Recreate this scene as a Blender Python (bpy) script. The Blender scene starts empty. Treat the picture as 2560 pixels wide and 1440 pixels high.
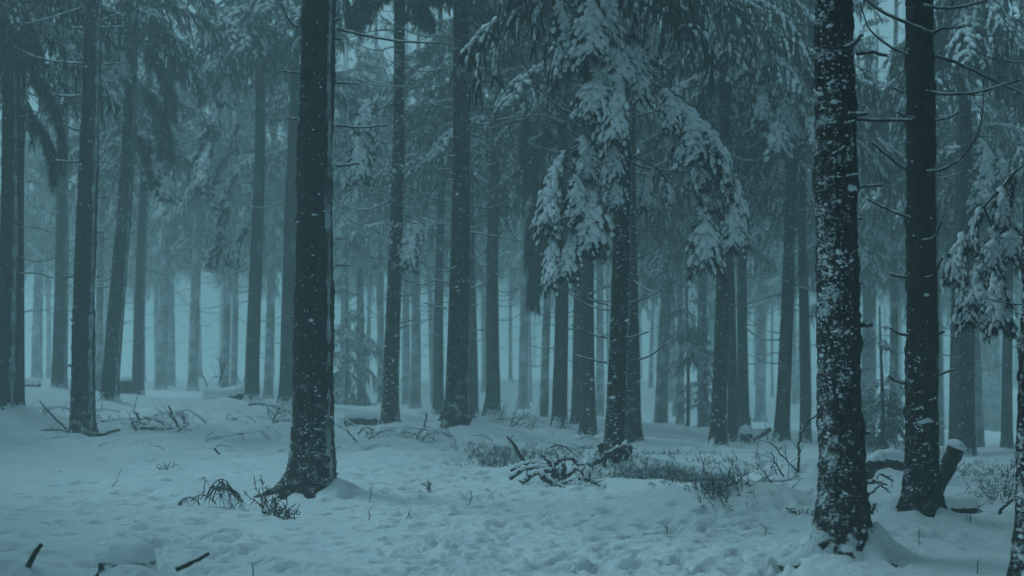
import bpy, math, random
import numpy as np
from mathutils import Matrix, Vector

sc = bpy.context.scene
# ------------------------------------------------------------------ camera
F = 2560 * 50 / 36.0          # focal length in photo pixels (50 mm on full frame)
HOR = 880.0                   # eye level in the photo
CAMZ = 1.6
TH = math.atan((HOR - 720) / F)
cd = bpy.data.cameras.new('camera')
cam = bpy.data.objects.new('camera', cd)
sc.collection.objects.link(cam)
cam.location = (0, 0, CAMZ)
cam.rotation_euler = (math.pi / 2 + TH, 0, 0)
cd.lens = 50; cd.sensor_width = 36
cd.clip_start = 0.1; cd.clip_end = 2000
cd.dof.use_dof = True
cd.dof.focus_distance = 14.5
cd.dof.aperture_fstop = 2.0
sc.camera = cam
# ------------------------------------------------------------------ sky, sun, exposure
w = bpy.data.worlds.new('World'); sc.world = w; w.use_nodes = True
nt = w.node_tree
bg = nt.nodes['Background']
sky = nt.nodes.new('ShaderNodeTexSky'); sky.sky_type = 'NISHITA'; sky.sun_disc = False
SUN_EL, SUN_AZ = math.radians(56), math.radians(292)
sky.sun_elevation = SUN_EL; sky.sun_rotation = SUN_AZ
mx = nt.nodes.new('ShaderNodeMix'); mx.data_type = 'RGBA'
mx.inputs[0].default_value = 0.86
nt.links.new(sky.outputs[0], mx.inputs[6])
mx.inputs[7].default_value = (3.15, 6.2, 7.5, 1)      # even teal-grey cloud deck
nt.links.new(mx.outputs[2], bg.inputs[0])
bg.inputs[1].default_value = 0.12
sd = bpy.data.lights.new('sun', 'SUN'); sd.energy = 1.5; sd.angle = math.radians(22)
sd.color = (0.5, 0.86, 1.0)
sun = bpy.data.objects.new('sun', sd); sc.collection.objects.link(sun)
sun.rotation_euler = (math.pi / 2 - SUN_EL, 0, math.pi - SUN_AZ)
sc.view_settings.view_transform = 'Standard'; sc.view_settings.look = 'None'
sc.view_settings.gamma = 1.0; sc.view_settings.exposure = -0.5
sc.render.engine = 'CYCLES'
cy = sc.cycles
cy.use_denoising = True
try: cy.denoiser = 'OPENIMAGEDENOISE'
except Exception: pass
cy.max_bounces = 6; cy.diffuse_bounces = 3; cy.glossy_bounces = 1; cy.transmission_bounces = 1
cy.volume_bounces = 3; cy.transparent_max_bounces = 4
cy.caustics_reflective = False; cy.caustics_refractive = False
cy.use_adaptive_sampling = True; cy.adaptive_threshold = 0.02

# ------------------------------------------------------------------ helpers
def at(px, py, d):
    dx = (px - 1280) / F; dy = (720 - py) / F
    ry = math.cos(TH) - dy * math.sin(TH); rz = math.sin(TH) + dy * math.cos(TH)
    s = d / ry
    return np.array((dx * s, d, CAMZ + rz * s))

def _h(ix, iy, iz, seed):
    with np.errstate(over='ignore'):
        h = (ix.astype(np.uint32) * np.uint32(374761393) + iy.astype(np.uint32) * np.uint32(668265263)
             + iz.astype(np.uint32) * np.uint32(2246822519) + np.uint32(seed * 3266489917 & 0xffffffff))
        h = (h ^ (h >> np.uint32(13))) * np.uint32(1274126177)
        h = h ^ (h >> np.uint32(16))
    return (h & np.uint32(0xffffff)).astype(np.float64) / 0xffffff

def vn(x, y, z=None, seed=0):
    x = np.asarray(x, float); y = np.asarray(y, float)
    if z is None: z = np.zeros_like(x)
    ix, iy, iz = np.floor(x), np.floor(y), np.floor(z)
    fx, fy, fz = x - ix, y - iy, z - iz
    fx = fx * fx * (3 - 2 * fx); fy = fy * fy * (3 - 2 * fy); fz = fz * fz * (3 - 2 * fz)
    ix = ix.astype(np.int64); iy = iy.astype(np.int64); iz = iz.astype(np.int64)
    def H(a, b, c): return _h((ix + a) & 0xffffffff, (iy + b) & 0xffffffff, (iz + c) & 0xffffffff, seed)
    def lx(b, c): return H(0, b, c) * (1 - fx) + H(1, b, c) * fx
    if not np.any(fz):
        return (lx(0, 0) * (1 - fy) + lx(1, 0) * fy) * 2 - 1
    a = lx(0, 0) * (1 - fy) + lx(1, 0) * fy
    b = lx(0, 1) * (1 - fy) + lx(1, 1) * fy
    return (a * (1 - fz) + b * fz) * 2 - 1

def fbm(x, y, z=None, seed=0, o=3):
    s = 0; a = 1.0; k = 1.0
    for i in range(o):
        s = s + a * vn(x * k, y * k, None if z is None else z * k, seed + i * 17)
        a *= 0.5; k *= 2.03
    return s

def nrm(v):
    v = np.asarray(v, float)
    return v / np.maximum(np.linalg.norm(v, axis=-1, keepdims=True), 1e-9)

class Geo:
    """collects vertices and faces of one mesh"""
    def __init__(s): s.v = []; s.f = []; s.n = 0
    def add(s, v, f, mat=0):
        v = np.asarray(v, float).reshape(-1, 3); f = np.asarray(f, int)
        s.v.append(v); s.f.append((f + s.n, mat)); s.n += len(v)
    def geo(s, g, M=None, t=(0, 0, 0)):
        v = np.concatenate(g.v)
        if M is not None: v = v @ np.asarray(M).T
        v = v + np.asarray(t)
        for f, m in g.f: s.f.append((f + s.n, m))
        s.v.append(v); s.n += len(v)
    def mesh(s, name, mats, smooth=True):
        me = bpy.data.meshes.new(name)
        v = np.concatenate(s.v)
        tot = np.concatenate([np.full(len(f), f.shape[1]) for f, m in s.f])
        loops = np.concatenate([f.ravel() for f, m in s.f])
        mi = np.concatenate([np.full(len(f), m) for f, m in s.f])
        me.vertices.add(len(v)); me.vertices.foreach_set('co', v.astype(np.float32).ravel())
        me.loops.add(len(loops)); me.loops.foreach_set('vertex_index', loops.astype(np.int32))
        me.polygons.add(len(tot))
        st = np.concatenate([[0], np.cumsum(tot)[:-1]])
        me.polygons.foreach_set('loop_start', st.astype(np.int32))
        me.polygons.foreach_set('material_index', mi.astype(np.int32))
        me.polygons.foreach_set('use_smooth', np.full(len(tot), smooth))
        for m in mats: me.materials.append(m)
        me.update(calc_edges=True)
        return me

def tube(P, R, sides=6, cap=True, squash=None):
    P = np.asarray(P, float); R = np.broadcast_to(np.asarray(R, float), (len(P),))
    T = nrm(np.gradient(P, axis=0))
    ref = np.array((0, 0, 1.0)) if abs(T[:, 2]).mean() < 0.8 else np.array((1.0, 0, 0))
    A = nrm(np.cross(T, ref)); B = np.cross(A, T)
    a = np.arange(sides) * 2 * math.pi / sides
    off = A[:, None, :] * np.cos(a)[None, :, None] + B[:, None, :] * np.sin(a)[None, :, None]
    V = P[:, None, :] + off * R[:, None, None]
    k = len(P)
    i, j = np.meshgrid(np.arange(k - 1), np.arange(sides), indexing='ij')
    i = i.ravel(); j = j.ravel(); j2 = (j + 1) % sides
    Fq = np.stack([i * sides + j, i * sides + j2, (i + 1) * sides + j2, (i + 1) * sides + j], 1)
    V = V.reshape(-1, 3)
    out = [(V, Fq)]
    if cap:
        c0 = np.concatenate([V[:sides], P[:1]]); c1 = np.concatenate([V[-sides:], P[-1:] + T[-1] * R[-1] * .4])
        t = np.stack([np.full(sides, sides), (np.arange(sides) + 1) % sides, np.arange(sides)], 1)
        out.append((c0, t)); out.append((c1, t[:, ::-1]))
    return out
def add_tube(g, P, R, sides=6, mat=0, cap=True):
    for v, f in tube(P, R, sides, cap): g.add(v, f, mat)

def ico(sub):
    import bmesh
    bm = bmesh.new(); bmesh.ops.create_icosphere(bm, subdivisions=sub, radius=1)
    v = np.array([x.co[:] for x in bm.verts]); f = np.array([[q.index for q in p.verts] for p in bm.faces])
    bm.free(); return v, f
ICO = {1: ico(1), 2: ico(2), 3: ico(3)}

def blobs(g, C, X, Y, Z, mat, sub=1, rough=.15, seed=0):
    """ellipsoids at C with axis vectors X, Y, Z (N,3 each, lengths are radii)"""
    if len(C) == 0: return
    v, f = ICO[sub]
    rr = np.random.default_rng(seed)
    k = 1 + rough * rr.standard_normal((len(C), len(v), 1))
    V = (C[:, None] + (X[:, None] * v[None, :, :1] + Y[:, None] * v[None, :, 1:2] + Z[:, None] * v[None, :, 2:]) * k)
    Fc = f[None] + (np.arange(len(C)) * len(v))[:, None, None]
    g.add(V.reshape(-1, 3), Fc.reshape(-1, 3), mat)

def ribbons(g, S, D, l, wd, mat, rng, sag=.5):
    n = len(S)
    if n == 0: return
    l = np.broadcast_to(l, (n,))[:, None]; wd = np.broadcast_to(wd, (n,))[:, None]
    D = nrm(D); side = nrm(np.cross(D, rng.standard_normal((n, 3))))
    dn = np.array((0, 0, -1.0))
    p1 = S + D * l * .5
    p2 = p1 + nrm(D * (1 - sag) + dn * sag) * l * .5
    V = np.stack([S - side * wd * .35, S + side * wd * .35, p1 + side * wd * .5, p1 - side * wd * .5, p2], 1).reshape(-1, 3)
    b = (np.arange(n) * 5)[:, None]
    g.add(V, b + np.array([[0, 1, 2, 3]]), mat)
    g.f.append((b + np.array([[3, 2, 4]]) + g.n - len(V), mat))

def link(o, parent=None):
    sc.collection.objects.link(o)
    if parent is not None: o.parent = parent
    return o
def mobj(name, me, parent=None, loc=(0, 0, 0)):
    o = bpy.data.objects.new(name, me); link(o, parent); o.location = loc; return o
def tag(o, label=None, cat=None, group=None, kind=None):
    if label: o['label'] = label
    if cat: o['category'] = cat
    if group: o['group'] = group
    if kind: o['kind'] = kind
    return o

# ------------------------------------------------------------------ materials
def mat(name, c1, c2, scale=8, rough=.85, bump=.3, bscale=40, stretch=(1, 1, 1), frost=0.0, speck=0.0, foot=0.0, patch=None, spec=.3, bdist=.01):
    m = bpy.data.materials.new(name); m.use_nodes = True
    n = m.node_tree.nodes; L = m.node_tree.links
    b = n['Principled BSDF']; b.inputs['Roughness'].default_value = rough
    b.inputs['Specular IOR Level'].default_value = spec
    tc = n.new('ShaderNodeTexCoord'); mp = n.new('ShaderNodeMapping'); mp.inputs['Scale'].default_value = stretch
    L.new(tc.outputs['Object'], mp.inputs[0])
    nz = n.new('ShaderNodeTexNoise'); nz.inputs['Scale'].default_value = scale; nz.inputs['Detail'].default_value = 4
    L.new(mp.outputs[0], nz.inputs['Vector'])
    mxx = n.new('ShaderNodeMix'); mxx.data_type = 'RGBA'
    mxx.inputs[6].default_value = (*c1, 1); mxx.inputs[7].default_value = (*c2, 1)
    mr = n.new('ShaderNodeMapRange'); mr.inputs[1].default_value = .35; mr.inputs[2].default_value = .65
    L.new(nz.outputs[0], mr.inputs[0]); L.new(mr.outputs[0], mxx.inputs[0])
    col = mxx.outputs[2]
    def over(fac, c):
        q = n.new('ShaderNodeMix'); q.data_type = 'RGBA'; q.inputs[7].default_value = (*c, 1)
        L.new(fac, q.inputs[0]); L.new(over.col, q.inputs[6]); over.col = q.outputs[2]
    over.col = col
    if frost > 0:
        ge = n.new('ShaderNodeNewGeometry'); sp = n.new('ShaderNodeSeparateXYZ'); L.new(ge.outputs['True Normal'], sp.inputs[0])
        ab = n.new('ShaderNodeMath'); ab.operation = 'ABSOLUTE'; L.new(sp.outputs[2], ab.inputs[0])
        n2 = n.new('ShaderNodeTexNoise'); n2.inputs['Scale'].default_value = 2.2; L.new(tc.outputs['Object'], n2.inputs['Vector'])
        mu = n.new('ShaderNodeMath'); mu.operation = 'MULTIPLY_ADD'; L.new(n2.outputs[0], mu.inputs[0]); mu.inputs[1].default_value = 1.2
        L.new(ab.outputs[0], mu.inputs[2])
        r2 = n.new('ShaderNodeMapRange'); r2.inputs[1].default_value = 1.0; r2.inputs[2].default_value = 1.5; r2.inputs[4].default_value = frost
        L.new(mu.outputs[0], r2.inputs[0]); over(r2.outputs[0], (.72, .76, .8))
    if speck > 0:
        n3 = n.new('ShaderNodeTexNoise'); n3.inputs['Scale'].default_value = 26; n3.inputs['Detail'].default_value = 3
        mp3 = n.new('ShaderNodeMapping'); mp3.inputs['Scale'].default_value = (1, 1, 1.6); L.new(tc.outputs['Object'], mp3.inputs[0])
        L.new(mp3.outputs[0], n3.inputs['Vector'])
        n4 = n.new('ShaderNodeTexNoise'); n4.inputs['Scale'].default_value = 2.1; L.new(tc.outputs['Object'], n4.inputs['Vector'])
        ad = n.new('ShaderNodeMath'); ad.operation = 'MULTIPLY_ADD'; L.new(n4.outputs[0], ad.inputs[0]); ad.inputs[1].default_value = .5
        L.new(n3.outputs[0], ad.inputs[2])
        r3 = n.new('ShaderNodeMapRange'); r3.inputs[1].default_value = .98 - speck; r3.inputs[2].default_value = 1.03 - speck; r3.inputs[4].default_value = .9
        L.new(ad.outputs[0], r3.inputs[0]); over(r3.outputs[0], (.75, .79, .82))
    hmask = None
    if patch:
        th, fg, zg, zr = patch
        def math_(op, a, bb, cc=None):
            q = n.new('ShaderNodeMath'); q.operation = op
            for i_, v_ in enumerate((a, bb, cc)):
                if v_ is None: continue
                if isinstance(v_, (int, float)): q.inputs[i_].default_value = v_
                else: L.new(v_, q.inputs[i_])
            return q.outputs[0]
        ge = n.new('ShaderNodeNewGeometry'); dt = n.new('ShaderNodeVectorMath'); dt.operation = 'DOT_PRODUCT'
        L.new(ge.outputs['True Normal'], dt.inputs[0]); dt.inputs[1].default_value = (-.70, -.71, 0)
        sp = n.new('ShaderNodeSeparateXYZ'); L.new(tc.outputs['Object'], sp.inputs[0])
        mpp = n.new('ShaderNodeMapping'); mpp.inputs['Scale'].default_value = (1, 1, 1.5); L.new(tc.outputs['Object'], mpp.inputs[0])
        na = n.new('ShaderNodeTexNoise'); na.inputs['Scale'].default_value = 34; na.inputs['Detail'].default_value = 5; na.inputs['Roughness'].default_value = .65; L.new(mpp.outputs[0], na.inputs['Vector'])
        nb_ = n.new('ShaderNodeTexNoise'); nb_.inputs['Scale'].default_value = 5.5; nb_.inputs['Detail'].default_value = 3; L.new(mpp.outputs[0], nb_.inputs['Vector'])
        v_ = math_('MULTIPLY_ADD', na.outputs[0], .9, math_('MULTIPLY', nb_.outputs[0], .75))
        v_ = math_('MULTIPLY_ADD', math_('MAXIMUM', dt.outputs['Value'], 0.0), fg, v_)
        zt = math_('MAXIMUM', math_('SUBTRACT', zr, sp.outputs[2]), 0.0)
        v_ = math_('MULTIPLY_ADD', zt, zg, v_)
        rp = n.new('ShaderNodeMapRange'); rp.inputs[1].default_value = th - .02; rp.inputs[2].default_value = th + .12
        L.new(v_, rp.inputs[0]); hmask = rp.outputs[0]; over(hmask, (.8, .83, .86))
    if foot > 0:
        ge = n.new('ShaderNodeNewGeometry'); sp = n.new('ShaderNodeSeparateXYZ'); L.new(ge.outputs['Normal'], sp.inputs[0])
        n5 = n.new('ShaderNodeTexNoise'); n5.inputs['Scale'].default_value = 17; n5.inputs['Detail'].default_value = 4; L.new(tc.outputs['Object'], n5.inputs['Vector'])
        m5 = n.new('ShaderNodeMath'); m5.operation = 'MULTIPLY_ADD'; L.new(n5.outputs[0], m5.inputs[0]); m5.inputs[1].default_value = .75; L.new(sp.outputs[2], m5.inputs[2])
        r5 = n.new('ShaderNodeMapRange'); r5.inputs[1].default_value = .66 - foot; r5.inputs[2].default_value = .74 - foot; r5.inputs[4].default_value = .95
        L.new(m5.outputs[0], r5.inputs[0]); over(r5.outputs[0], (.8, .83, .86))
    L.new(over.col, b.inputs['Base Color'])
    if bump > 0:
        nb = n.new('ShaderNodeTexNoise'); nb.inputs['Scale'].default_value = bscale; nb.inputs['Detail'].default_value = 5
        L.new(mp.outputs[0], nb.inputs['Vector'])
        bu = n.new('ShaderNodeBump'); bu.inputs['Strength'].default_value = bump; bu.inputs['Distance'].default_value = bdist
        hh = nb.outputs[0]
        if hmask is not None:
            qq = n.new('ShaderNodeMath'); qq.operation = 'MULTIPLY_ADD'; L.new(hmask, qq.inputs[0]); qq.inputs[1].default_value = .9; L.new(nb.outputs[0], qq.inputs[2]); hh = qq.outputs[0]
        L.new(hh, bu.inputs['Height']); L.new(bu.outputs[0], b.inputs['Normal'])
    return m
M_SNOW = mat('snow', (.80, .84, .87), (.86, .88, .90), 3, .7, .35, 30, bdist=.012)
M_GROUND = mat('ground_snow', (.78, .82, .85), (.87, .89, .90), 1.6, .75, .8, 11, (1, 1, 1), bdist=.05)
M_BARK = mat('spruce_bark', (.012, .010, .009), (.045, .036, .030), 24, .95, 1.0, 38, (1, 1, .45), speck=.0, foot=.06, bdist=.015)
BK = ((.010, .009, .008), (.045, .037, .031), 24, .95, 1.0, 38, (1, 1, .45))
M_BARKP = mat('spruce_bark_plastered', *BK, foot=.03, patch=(1.16, .34, 0, 0), bdist=.018)
M_BARKL = mat('spruce_bark_snowy_foot', *BK, foot=-.04, patch=(1.27, .24, .13, 1.4), bdist=.018)
M_BARKT = mat('spruce_bark_sprinkled', *BK, foot=-.02, patch=(1.07, .03, .09, 2.0), bdist=.018)
M_BARKE = mat('spruce_bark_even', *BK, foot=.06, patch=(1.06, .12, .05, 1.0), bdist=.018)
M_BARKM = mat('spruce_bark_dusted', (.014, .012, .010), (.045, .037, .031), 18, .95, .8, 30, (1, 1, .5), speck=.08, foot=.1, bdist=.015)
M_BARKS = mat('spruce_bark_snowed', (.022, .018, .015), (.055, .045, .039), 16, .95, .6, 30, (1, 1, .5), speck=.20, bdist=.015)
M_RIME = mat('rimed_bark', (.06, .06, .06), (.42, .46, .48), 9, .9, .5, 40, (1, 1, .6))
M_WOOD = mat('dead_wood', (.022, .018, .015), (.065, .052, .042), 14, .9, .4, 40)
M_NEEDLE = mat('needles', (.010, .020, .014), (.028, .042, .028), 5, .75, 0, frost=.38)
M_FROST = mat('frosted_needles', (.14, .17, .17), (.5, .55, .58), 7, .8, 0)
M_HEATH = mat('heather_stems', (.045, .055, .038), (.08, .075, .05), 6, .9, 0)

# ------------------------------------------------------------------ the list of trees
# label, px, py (foot in the photo), distance, width in px, (px, py) of a point higher up the stem, crown base (m), crown kind, dusting, options
TREES = [
 ('tall dark spruce with a broad snow stripe, a slimmer stem pressed to its foot', 12, 1038, 27, 56, (30, 250), 5.6, 1, 0, dict(strip=(-40, 13), n=10, spk=80)),
 ('slim spruce stem pressed against the foot of a thicker snow striped spruce', 47, 1025, 29, 24, (54, 600), 7.5, 2, 1, dict(strip=(-110, 20), n=3)),
 ('dark straight spruce with short bare pegs and a stick leaning at its foot', 205, 1102, 25.5, 55, (229, 60), 9.0, 0, 0, dict(cs=1.5, strip=(-36, 13), n=0, spk=260, near=1)),
 ('slanting spruce behind the peg-branched stem, beside a snow-capped stump', 272, 1012, 33, 43, (332, 60), 7.2, 1, 1, dict(strip=(-30, 11), n=14, spk=200)),
 ('spruce between the double spruce and the straight peg-branched one', 147, 972, 41, 35, (166, 300), 7.6, 2, 1, dict(strip=(-20, 12), n=9)),
 ('slim spruce directly beside the snow-capped stump', 344, 1002, 43, 29, (362, 500), 5.9, 3, 1, dict(strip=(-18, 12), n=9)),
 ('pale fogged spruce rising behind a low log end', 92, 948, 58, 27, (94, 800), 5.0, 2, 2, dict(n=4)),
 ('fogged spruce with a fainter one close behind it, beyond the brash', 402, 975, 55, 26, (413, 600), 6.2, 4, 2, dict(n=6)),
 ('very faint spruce close behind another fogged spruce', 428, 972, 64, 20, (428, 700), 6.0, 3, 2, dict(n=3)),
 ('lone slim fogged spruce before the brightest gap of fog', 482, 972, 52, 24, (496, 480), 6.3, 1, 2, dict(n=9)),
 ('spruce with snow-laden boughs hanging beside the bright fog gap', 629, 1012, 38, 36, (645, 250), 7.8, 3, 1, dict(n=10)),
 ('slim fogged spruce between two thicker stems near twisted brushwood', 670, 1002, 50, 23, (682, 500), 7.0, 2, 2, dict(n=8)),
 ('spruce half hidden behind the thickest dark stem', 716, 1018, 37, 37, (744, 200), 8.2, 0, 1, dict(n=9)),
 ('thickest dark spruce with small snow tufts, twig shrubs at its snowy foot', 783, 1235, 16.0, 97, (797, 60), 7.6, 0, 0, dict(cs=1.0, strip=(-36, 11), n=0, spk=900, near=2, flare=1.5)),
 ('spruce speckled evenly with snow, brushwood around its foot', 974, 1082, 27.5, 40, (991, 200), 7.6, 1, 0, dict(strip=(-22, 9), n=18, spk=900)),
 ('slim fogged spruce behind the evenly speckled one', 1038, 1025, 47, 25, (1042, 500), 5.8, 4, 2, dict(n=6)),
 ('faint spruce almost hidden between two fogged stems', 1016, 1015, 62, 20, (1017, 700), 6.5, 2, 2, dict(n=2)),
 ('knobbly slim spruce dotted with snow whorls beside a thick dark stem', 1096, 1036, 42, 26, (1099, 400), 5.6, 3, 1, dict(n=16)),
 ('thick dark spruce on a raised snow mound with long arching bare branches', 1140, 1085, 26.5, 56, (1149, 150), 7.9, 0, 0, dict(strip=(-15, 6), n=20, spk=420, flare=1.3)),
 ('slim spruce tucked behind the thick one on the snow mound', 1180, 1060, 40, 27, (1178, 400), 6.4, 2, 1, dict(n=5)),
 ('spruce ringed with short snowy twigs, a thin broken pole leaning on it', 1233, 1045, 38, 34, (1237, 500), 6.2, 1, 1, dict(n=20)),
 ('smooth fogged spruce standing alone in a pale gap', 1308, 1020, 54, 25, (1310, 700), 6.6, 4, 2, dict(n=3)),
 ('spruce with dark needle curtains hanging low at its side', 1397, 1066, 33, 36, (1402, 600), 6.6, 1, 1, dict(n=8)),
 ('lighter dusted spruce of the touching pair', 1443, 1072, 36, 30, (1462, 400), 6.0, 2, 1, dict(n=8)),
 ('darker spruce of the touching pair', 1470, 1102, 31, 37, (1473, 300), 7.2, 0, 0, dict(n=9, spk=150)),
 ('faint spruce seen between the touching pair and the snow-bough spruce', 1500, 1050, 54, 21, (1498, 700), 6.2, 3, 2, dict(n=3)),
 ('dark spruce carrying big snow-laden boughs, branch heap at its uprooted foot', 1536, 1172, 19.8, 50, (1555, 380), 6.6, 1, 0, dict(strip=(-28, 8), n=9, spk=700, z0=-.1)),
 ('plain dark spruce close behind the one with snow-laden boughs', 1581, 1118, 26, 38, (1584, 400), 6.8, 0, 0, dict(strip=(-10, 6), n=7, spk=260)),
 ('slanting fogged spruce with a flared foot beside a bare young stem', 1652, 1076, 40, 32, (1669, 600), 5.0, 4, 2, dict(n=6, flare=1.4)),
 ('dark spruce with long snowy boughs reaching sideways above the slope', 1795, 1121, 28, 38, (1808, 300), 6.0, 3, 0, dict(n=5, spk=420)),
 ('slim spruce touching the dark one on the slope, curved at its foot', 1831, 1107, 33, 24, (1826, 700), 5.2, 2, 1, dict(n=4)),
 ('dotted spruce behind a round snow-topped stump', 1859, 1080, 38, 27, (1861, 500), 5.2, 1, 1, dict(n=12)),
 ('faint spruce in the fog behind the round snow-topped stump', 1901, 1052, 58, 26, (1903, 700), 5.4, 2, 2, dict(n=3)),
 ('spruce slanting gently behind the arched dead branch', 1953, 1116, 31, 35, (1973, 450), 5.4, 1, 1, dict(n=12, spk=200, flare=1.3)),
 ('straight slim spruce behind the curved snowy sapling', 2014, 1120, 35, 26, (2012, 450), 5.6, 3, 1, dict(n=9)),
 ('big spruce plastered with snow patches, standing on two spread roots', 2108, 1396, 11.0, 100, (2094, 60), 6.4, 0, 0, dict(cs=1.0, n=0, spk=1200, near=2, flare=1.75, patch=1)),
 ('fogged spruce with shaggy low boughs behind two big stems', 2166, 1112, 42, 36, (2168, 700), 4.6, 2, 2, dict(n=6)),
 ('big dark spruce with long curved snowy branches beside a leaning log', 2303, 1302, 13.5, 74, (2296, 60), 7.0, 0, 0, dict(cs=1.0, n=0, spk=800, near=2, flare=1.45, strip=(-14, 6), low=1)),
 ('thin spruce hidden just behind the big curved-branch stem', 2352, 1132, 40, 17, (2351, 800), 6.6, 4, 2, dict(n=3)),
 ('fogged spruce touching a darker dusted one beyond the leaning log', 2388, 1132, 36, 27, (2390, 700), 6.2, 2, 1, dict(n=5)),
 ('dusted spruce standing beyond the snow-capped leaning log', 2417, 1154, 29, 40, (2412, 500), 6.6, 1, 1, dict(n=14, spk=420)),
 ('faint broad spruce in the fog past the leaning log', 2462, 1090, 58, 28, (2462, 700), 6.0, 3, 2, dict(n=2)),
 ('faint spruce beside another in the fog past the leaning log', 2490, 1088, 60, 26, (2490, 700), 6.0, 4, 2, dict(n=2)),
 ('slim spruce with short twigs above low brushwood near the patchy edge stem', 2518, 1137, 38, 27, (2516, 800), 6.0, 1, 1, dict(n=10)),
 ('snow-mottled spruce stem rising beside the thin bare bush', 2578, 1478, 9.6, 74, (2596, 60), 6.0, 0, 0, dict(cs=1.0, n=0, spk=1100, near=2, patch=1)),
 ('spruce whose snowy bough hangs over the thin bare bush', 2668, 1290, 14.5, 80, (2668, 300), 6.6, 3, 0, dict(cs=1.0, n=6, spk=80)),
]
TREES = [t[:3] + (t[3] * 1.18,) + t[4:] if t[8] == 2 else t for t in TREES]
# ------------------------------------------------------------------ terrain
ctl = [at(t[1], t[2], t[3]) for t in TREES]
ctl = [c for c, t in zip(ctl, TREES)]
for x in (-12, -7, -3, 0, 3, 7, 12):
    for y in (-10, 0, 6, 9, 12): ctl.append(np.array((x * (1 if y < 10 else 1.2), y, 0.0)))
for x, y, z in ((-8, 16, .06), (-3, 20, .02), (2, 20, 0), (5, 17, 0), (9, 20, -.1), (-14, 30, .4), (14, 30, -.3), (-30, 60, .7), (30, 60, -.9),
                (-60, 90, 1.0), (60, 90, -1.3), (0, 90, -.1), (0, 160, -.2), (-100, 160, .8), (100, 160, -1.4), (0, 300, 0), (-200, 300, .5), (200, 300, -1)):
    ctl.append(np.array((x, y, z)))
ctl = np.array(ctl)
BW = 1.6 + .085 * ctl[:, 1].clip(0)
MOUNDS = []      # x, y, height, rx, ry, power
def g0(x, y):
    x = np.asarray(x, float); y = np.asarray(y, float)
    sh = x.shape; x = x.ravel(); y = y.ravel()
    num = np.zeros_like(x); den = np.zeros_like(x)
    for (cx, cy_, cz), b in zip(ctl, BW):
        q = ((x - cx) ** 2 + (y - cy_) ** 2) / (b * b)
        wgt = 1 / (.15 + q) ** 1.8 / b
        num += wgt * cz; den += wgt
    return (num / den).reshape(sh)
def mounds(x, y):
    z = np.zeros_like(np.asarray(x, float))
    for mx_, my_, h, rx, ry, p in MOUNDS:
        q = np.sqrt(((x - mx_) / rx) ** 2 + ((y - my_) / ry) ** 2)
        z = z + h * np.exp(-q ** p)
    return z
def gz(x, y):
    x = np.asarray(x, float); y = np.asarray(y, float)
    return g0(x, y) + mounds(x, y)
def ground(px, py):
    """point of the snow surface seen at a pixel"""
    ds = np.concatenate([np.arange(8.0, 40, .05), np.arange(40, 90, .25)])
    P = np.array([at(px, py, d) for d in ds])
    k = np.argmax(P[:, 2] < gz(P[:, 0], P[:, 1]))
    return P[k] if k > 0 else P[-1]
for t in TREES:
    c = at(t[1], t[2], t[3]); r = t[4] * t[3] / F / 2
    if t[3] < 45: MOUNDS.append((c[0], c[1] + .04, .12 if t[3] > 18 else .09, r * 2.2 + .06, r * 2.2 + .06, 1.4))
p = at(1140, 1085, 26.5); MOUNDS.append((p[0], p[1] - .2, .16, 1.4, 1.2, 2))
p = at(783, 1235, 16); MOUNDS.append((p[0] + .30, p[1] - .10, .17, .22, .3, 1.6))
p = at(2108, 1396, 11)
MOUNDS += [(p[0] + .27, p[1] + .0, .15, .13, .2, 1.6), (p[0] - .2, p[1] + .16, .12, .14, .16, 1.6)]
p = at(2303, 1302, 13.5)
MOUNDS += [(p[0] - .22, p[1] + .02, .2, .13, .2, 1.6), (p[0] + .2, p[1], .12, .14, .2, 1.6)]
for px, d, h, rx, ry, pw in ((1645, 14.8, .16, .75, .5, 2), (1885, 14.2, .30, .85, .55, 1.8), (2015, 16.6, .38, .7, .7, 2), (1500, 19.2, .2, .8, .6, 2),
        (1400, 17.4, .05, .8, .5, 2), (352, 9.0, .22, .27, .3, 2.4), (350, 8.5, .14, .6, .45, 2), (30, 9.0, .30, .42, .4, 2.2), (540, 33, .22, 1.3, .7, 2),
        (2210, 17.5, .22, .55, .6, 2), (2420, 15.8, .12, .7, .4, 2), (1250, 27, .14, 2.5, .7, 2), (1900, 23, .12, 2.0, .8, 2), (900, 24, .1, 1.5, .8, 2),
        (700, 28, .12, 1.2, .8, 2), (2250, 12.6, .08, .5, .5, 2), (2180, 10.9, .1, .25, .3, 1.6)):
    MOUNDS.append(((px - 1280) / F * d, d, h, rx, ry, pw))

def lines(fine, start, stop, grow, lim, maxstep):
    a = list(np.arange(start, stop, fine)); s = fine; x = a[-1]
    while x < lim:
        s = min(s * grow, maxstep); x += s; a.append(x)
    return np.array(a)
gx = lines(.038, 0, 5.2, 1.022, 260, 30)
gx = np.concatenate([-gx[::-1][:-1], gx])
gy = lines(.032, 8.2, 18.5, 1.011, 330, 30)
gyb = []; y_, s_ = 8.2, .05
while y_ > -40: y_ -= s_; s_ *= 1.25; gyb.append(y_)
gy = np.concatenate([gyb[::-1], gy])
X, Y = np.meshgrid(gx, gy)
Z = gz(X, Y)
near = np.clip((60 - Y) / 40, 0, 1)
Z += .045 * fbm(X * .7, Y * .7, seed=3, o=3) * np.clip(Y / 12, .5, 2.2)
Z += .012 * fbm(X * 3.1, Y * 3.1, seed=9, o=2) * near
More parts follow.
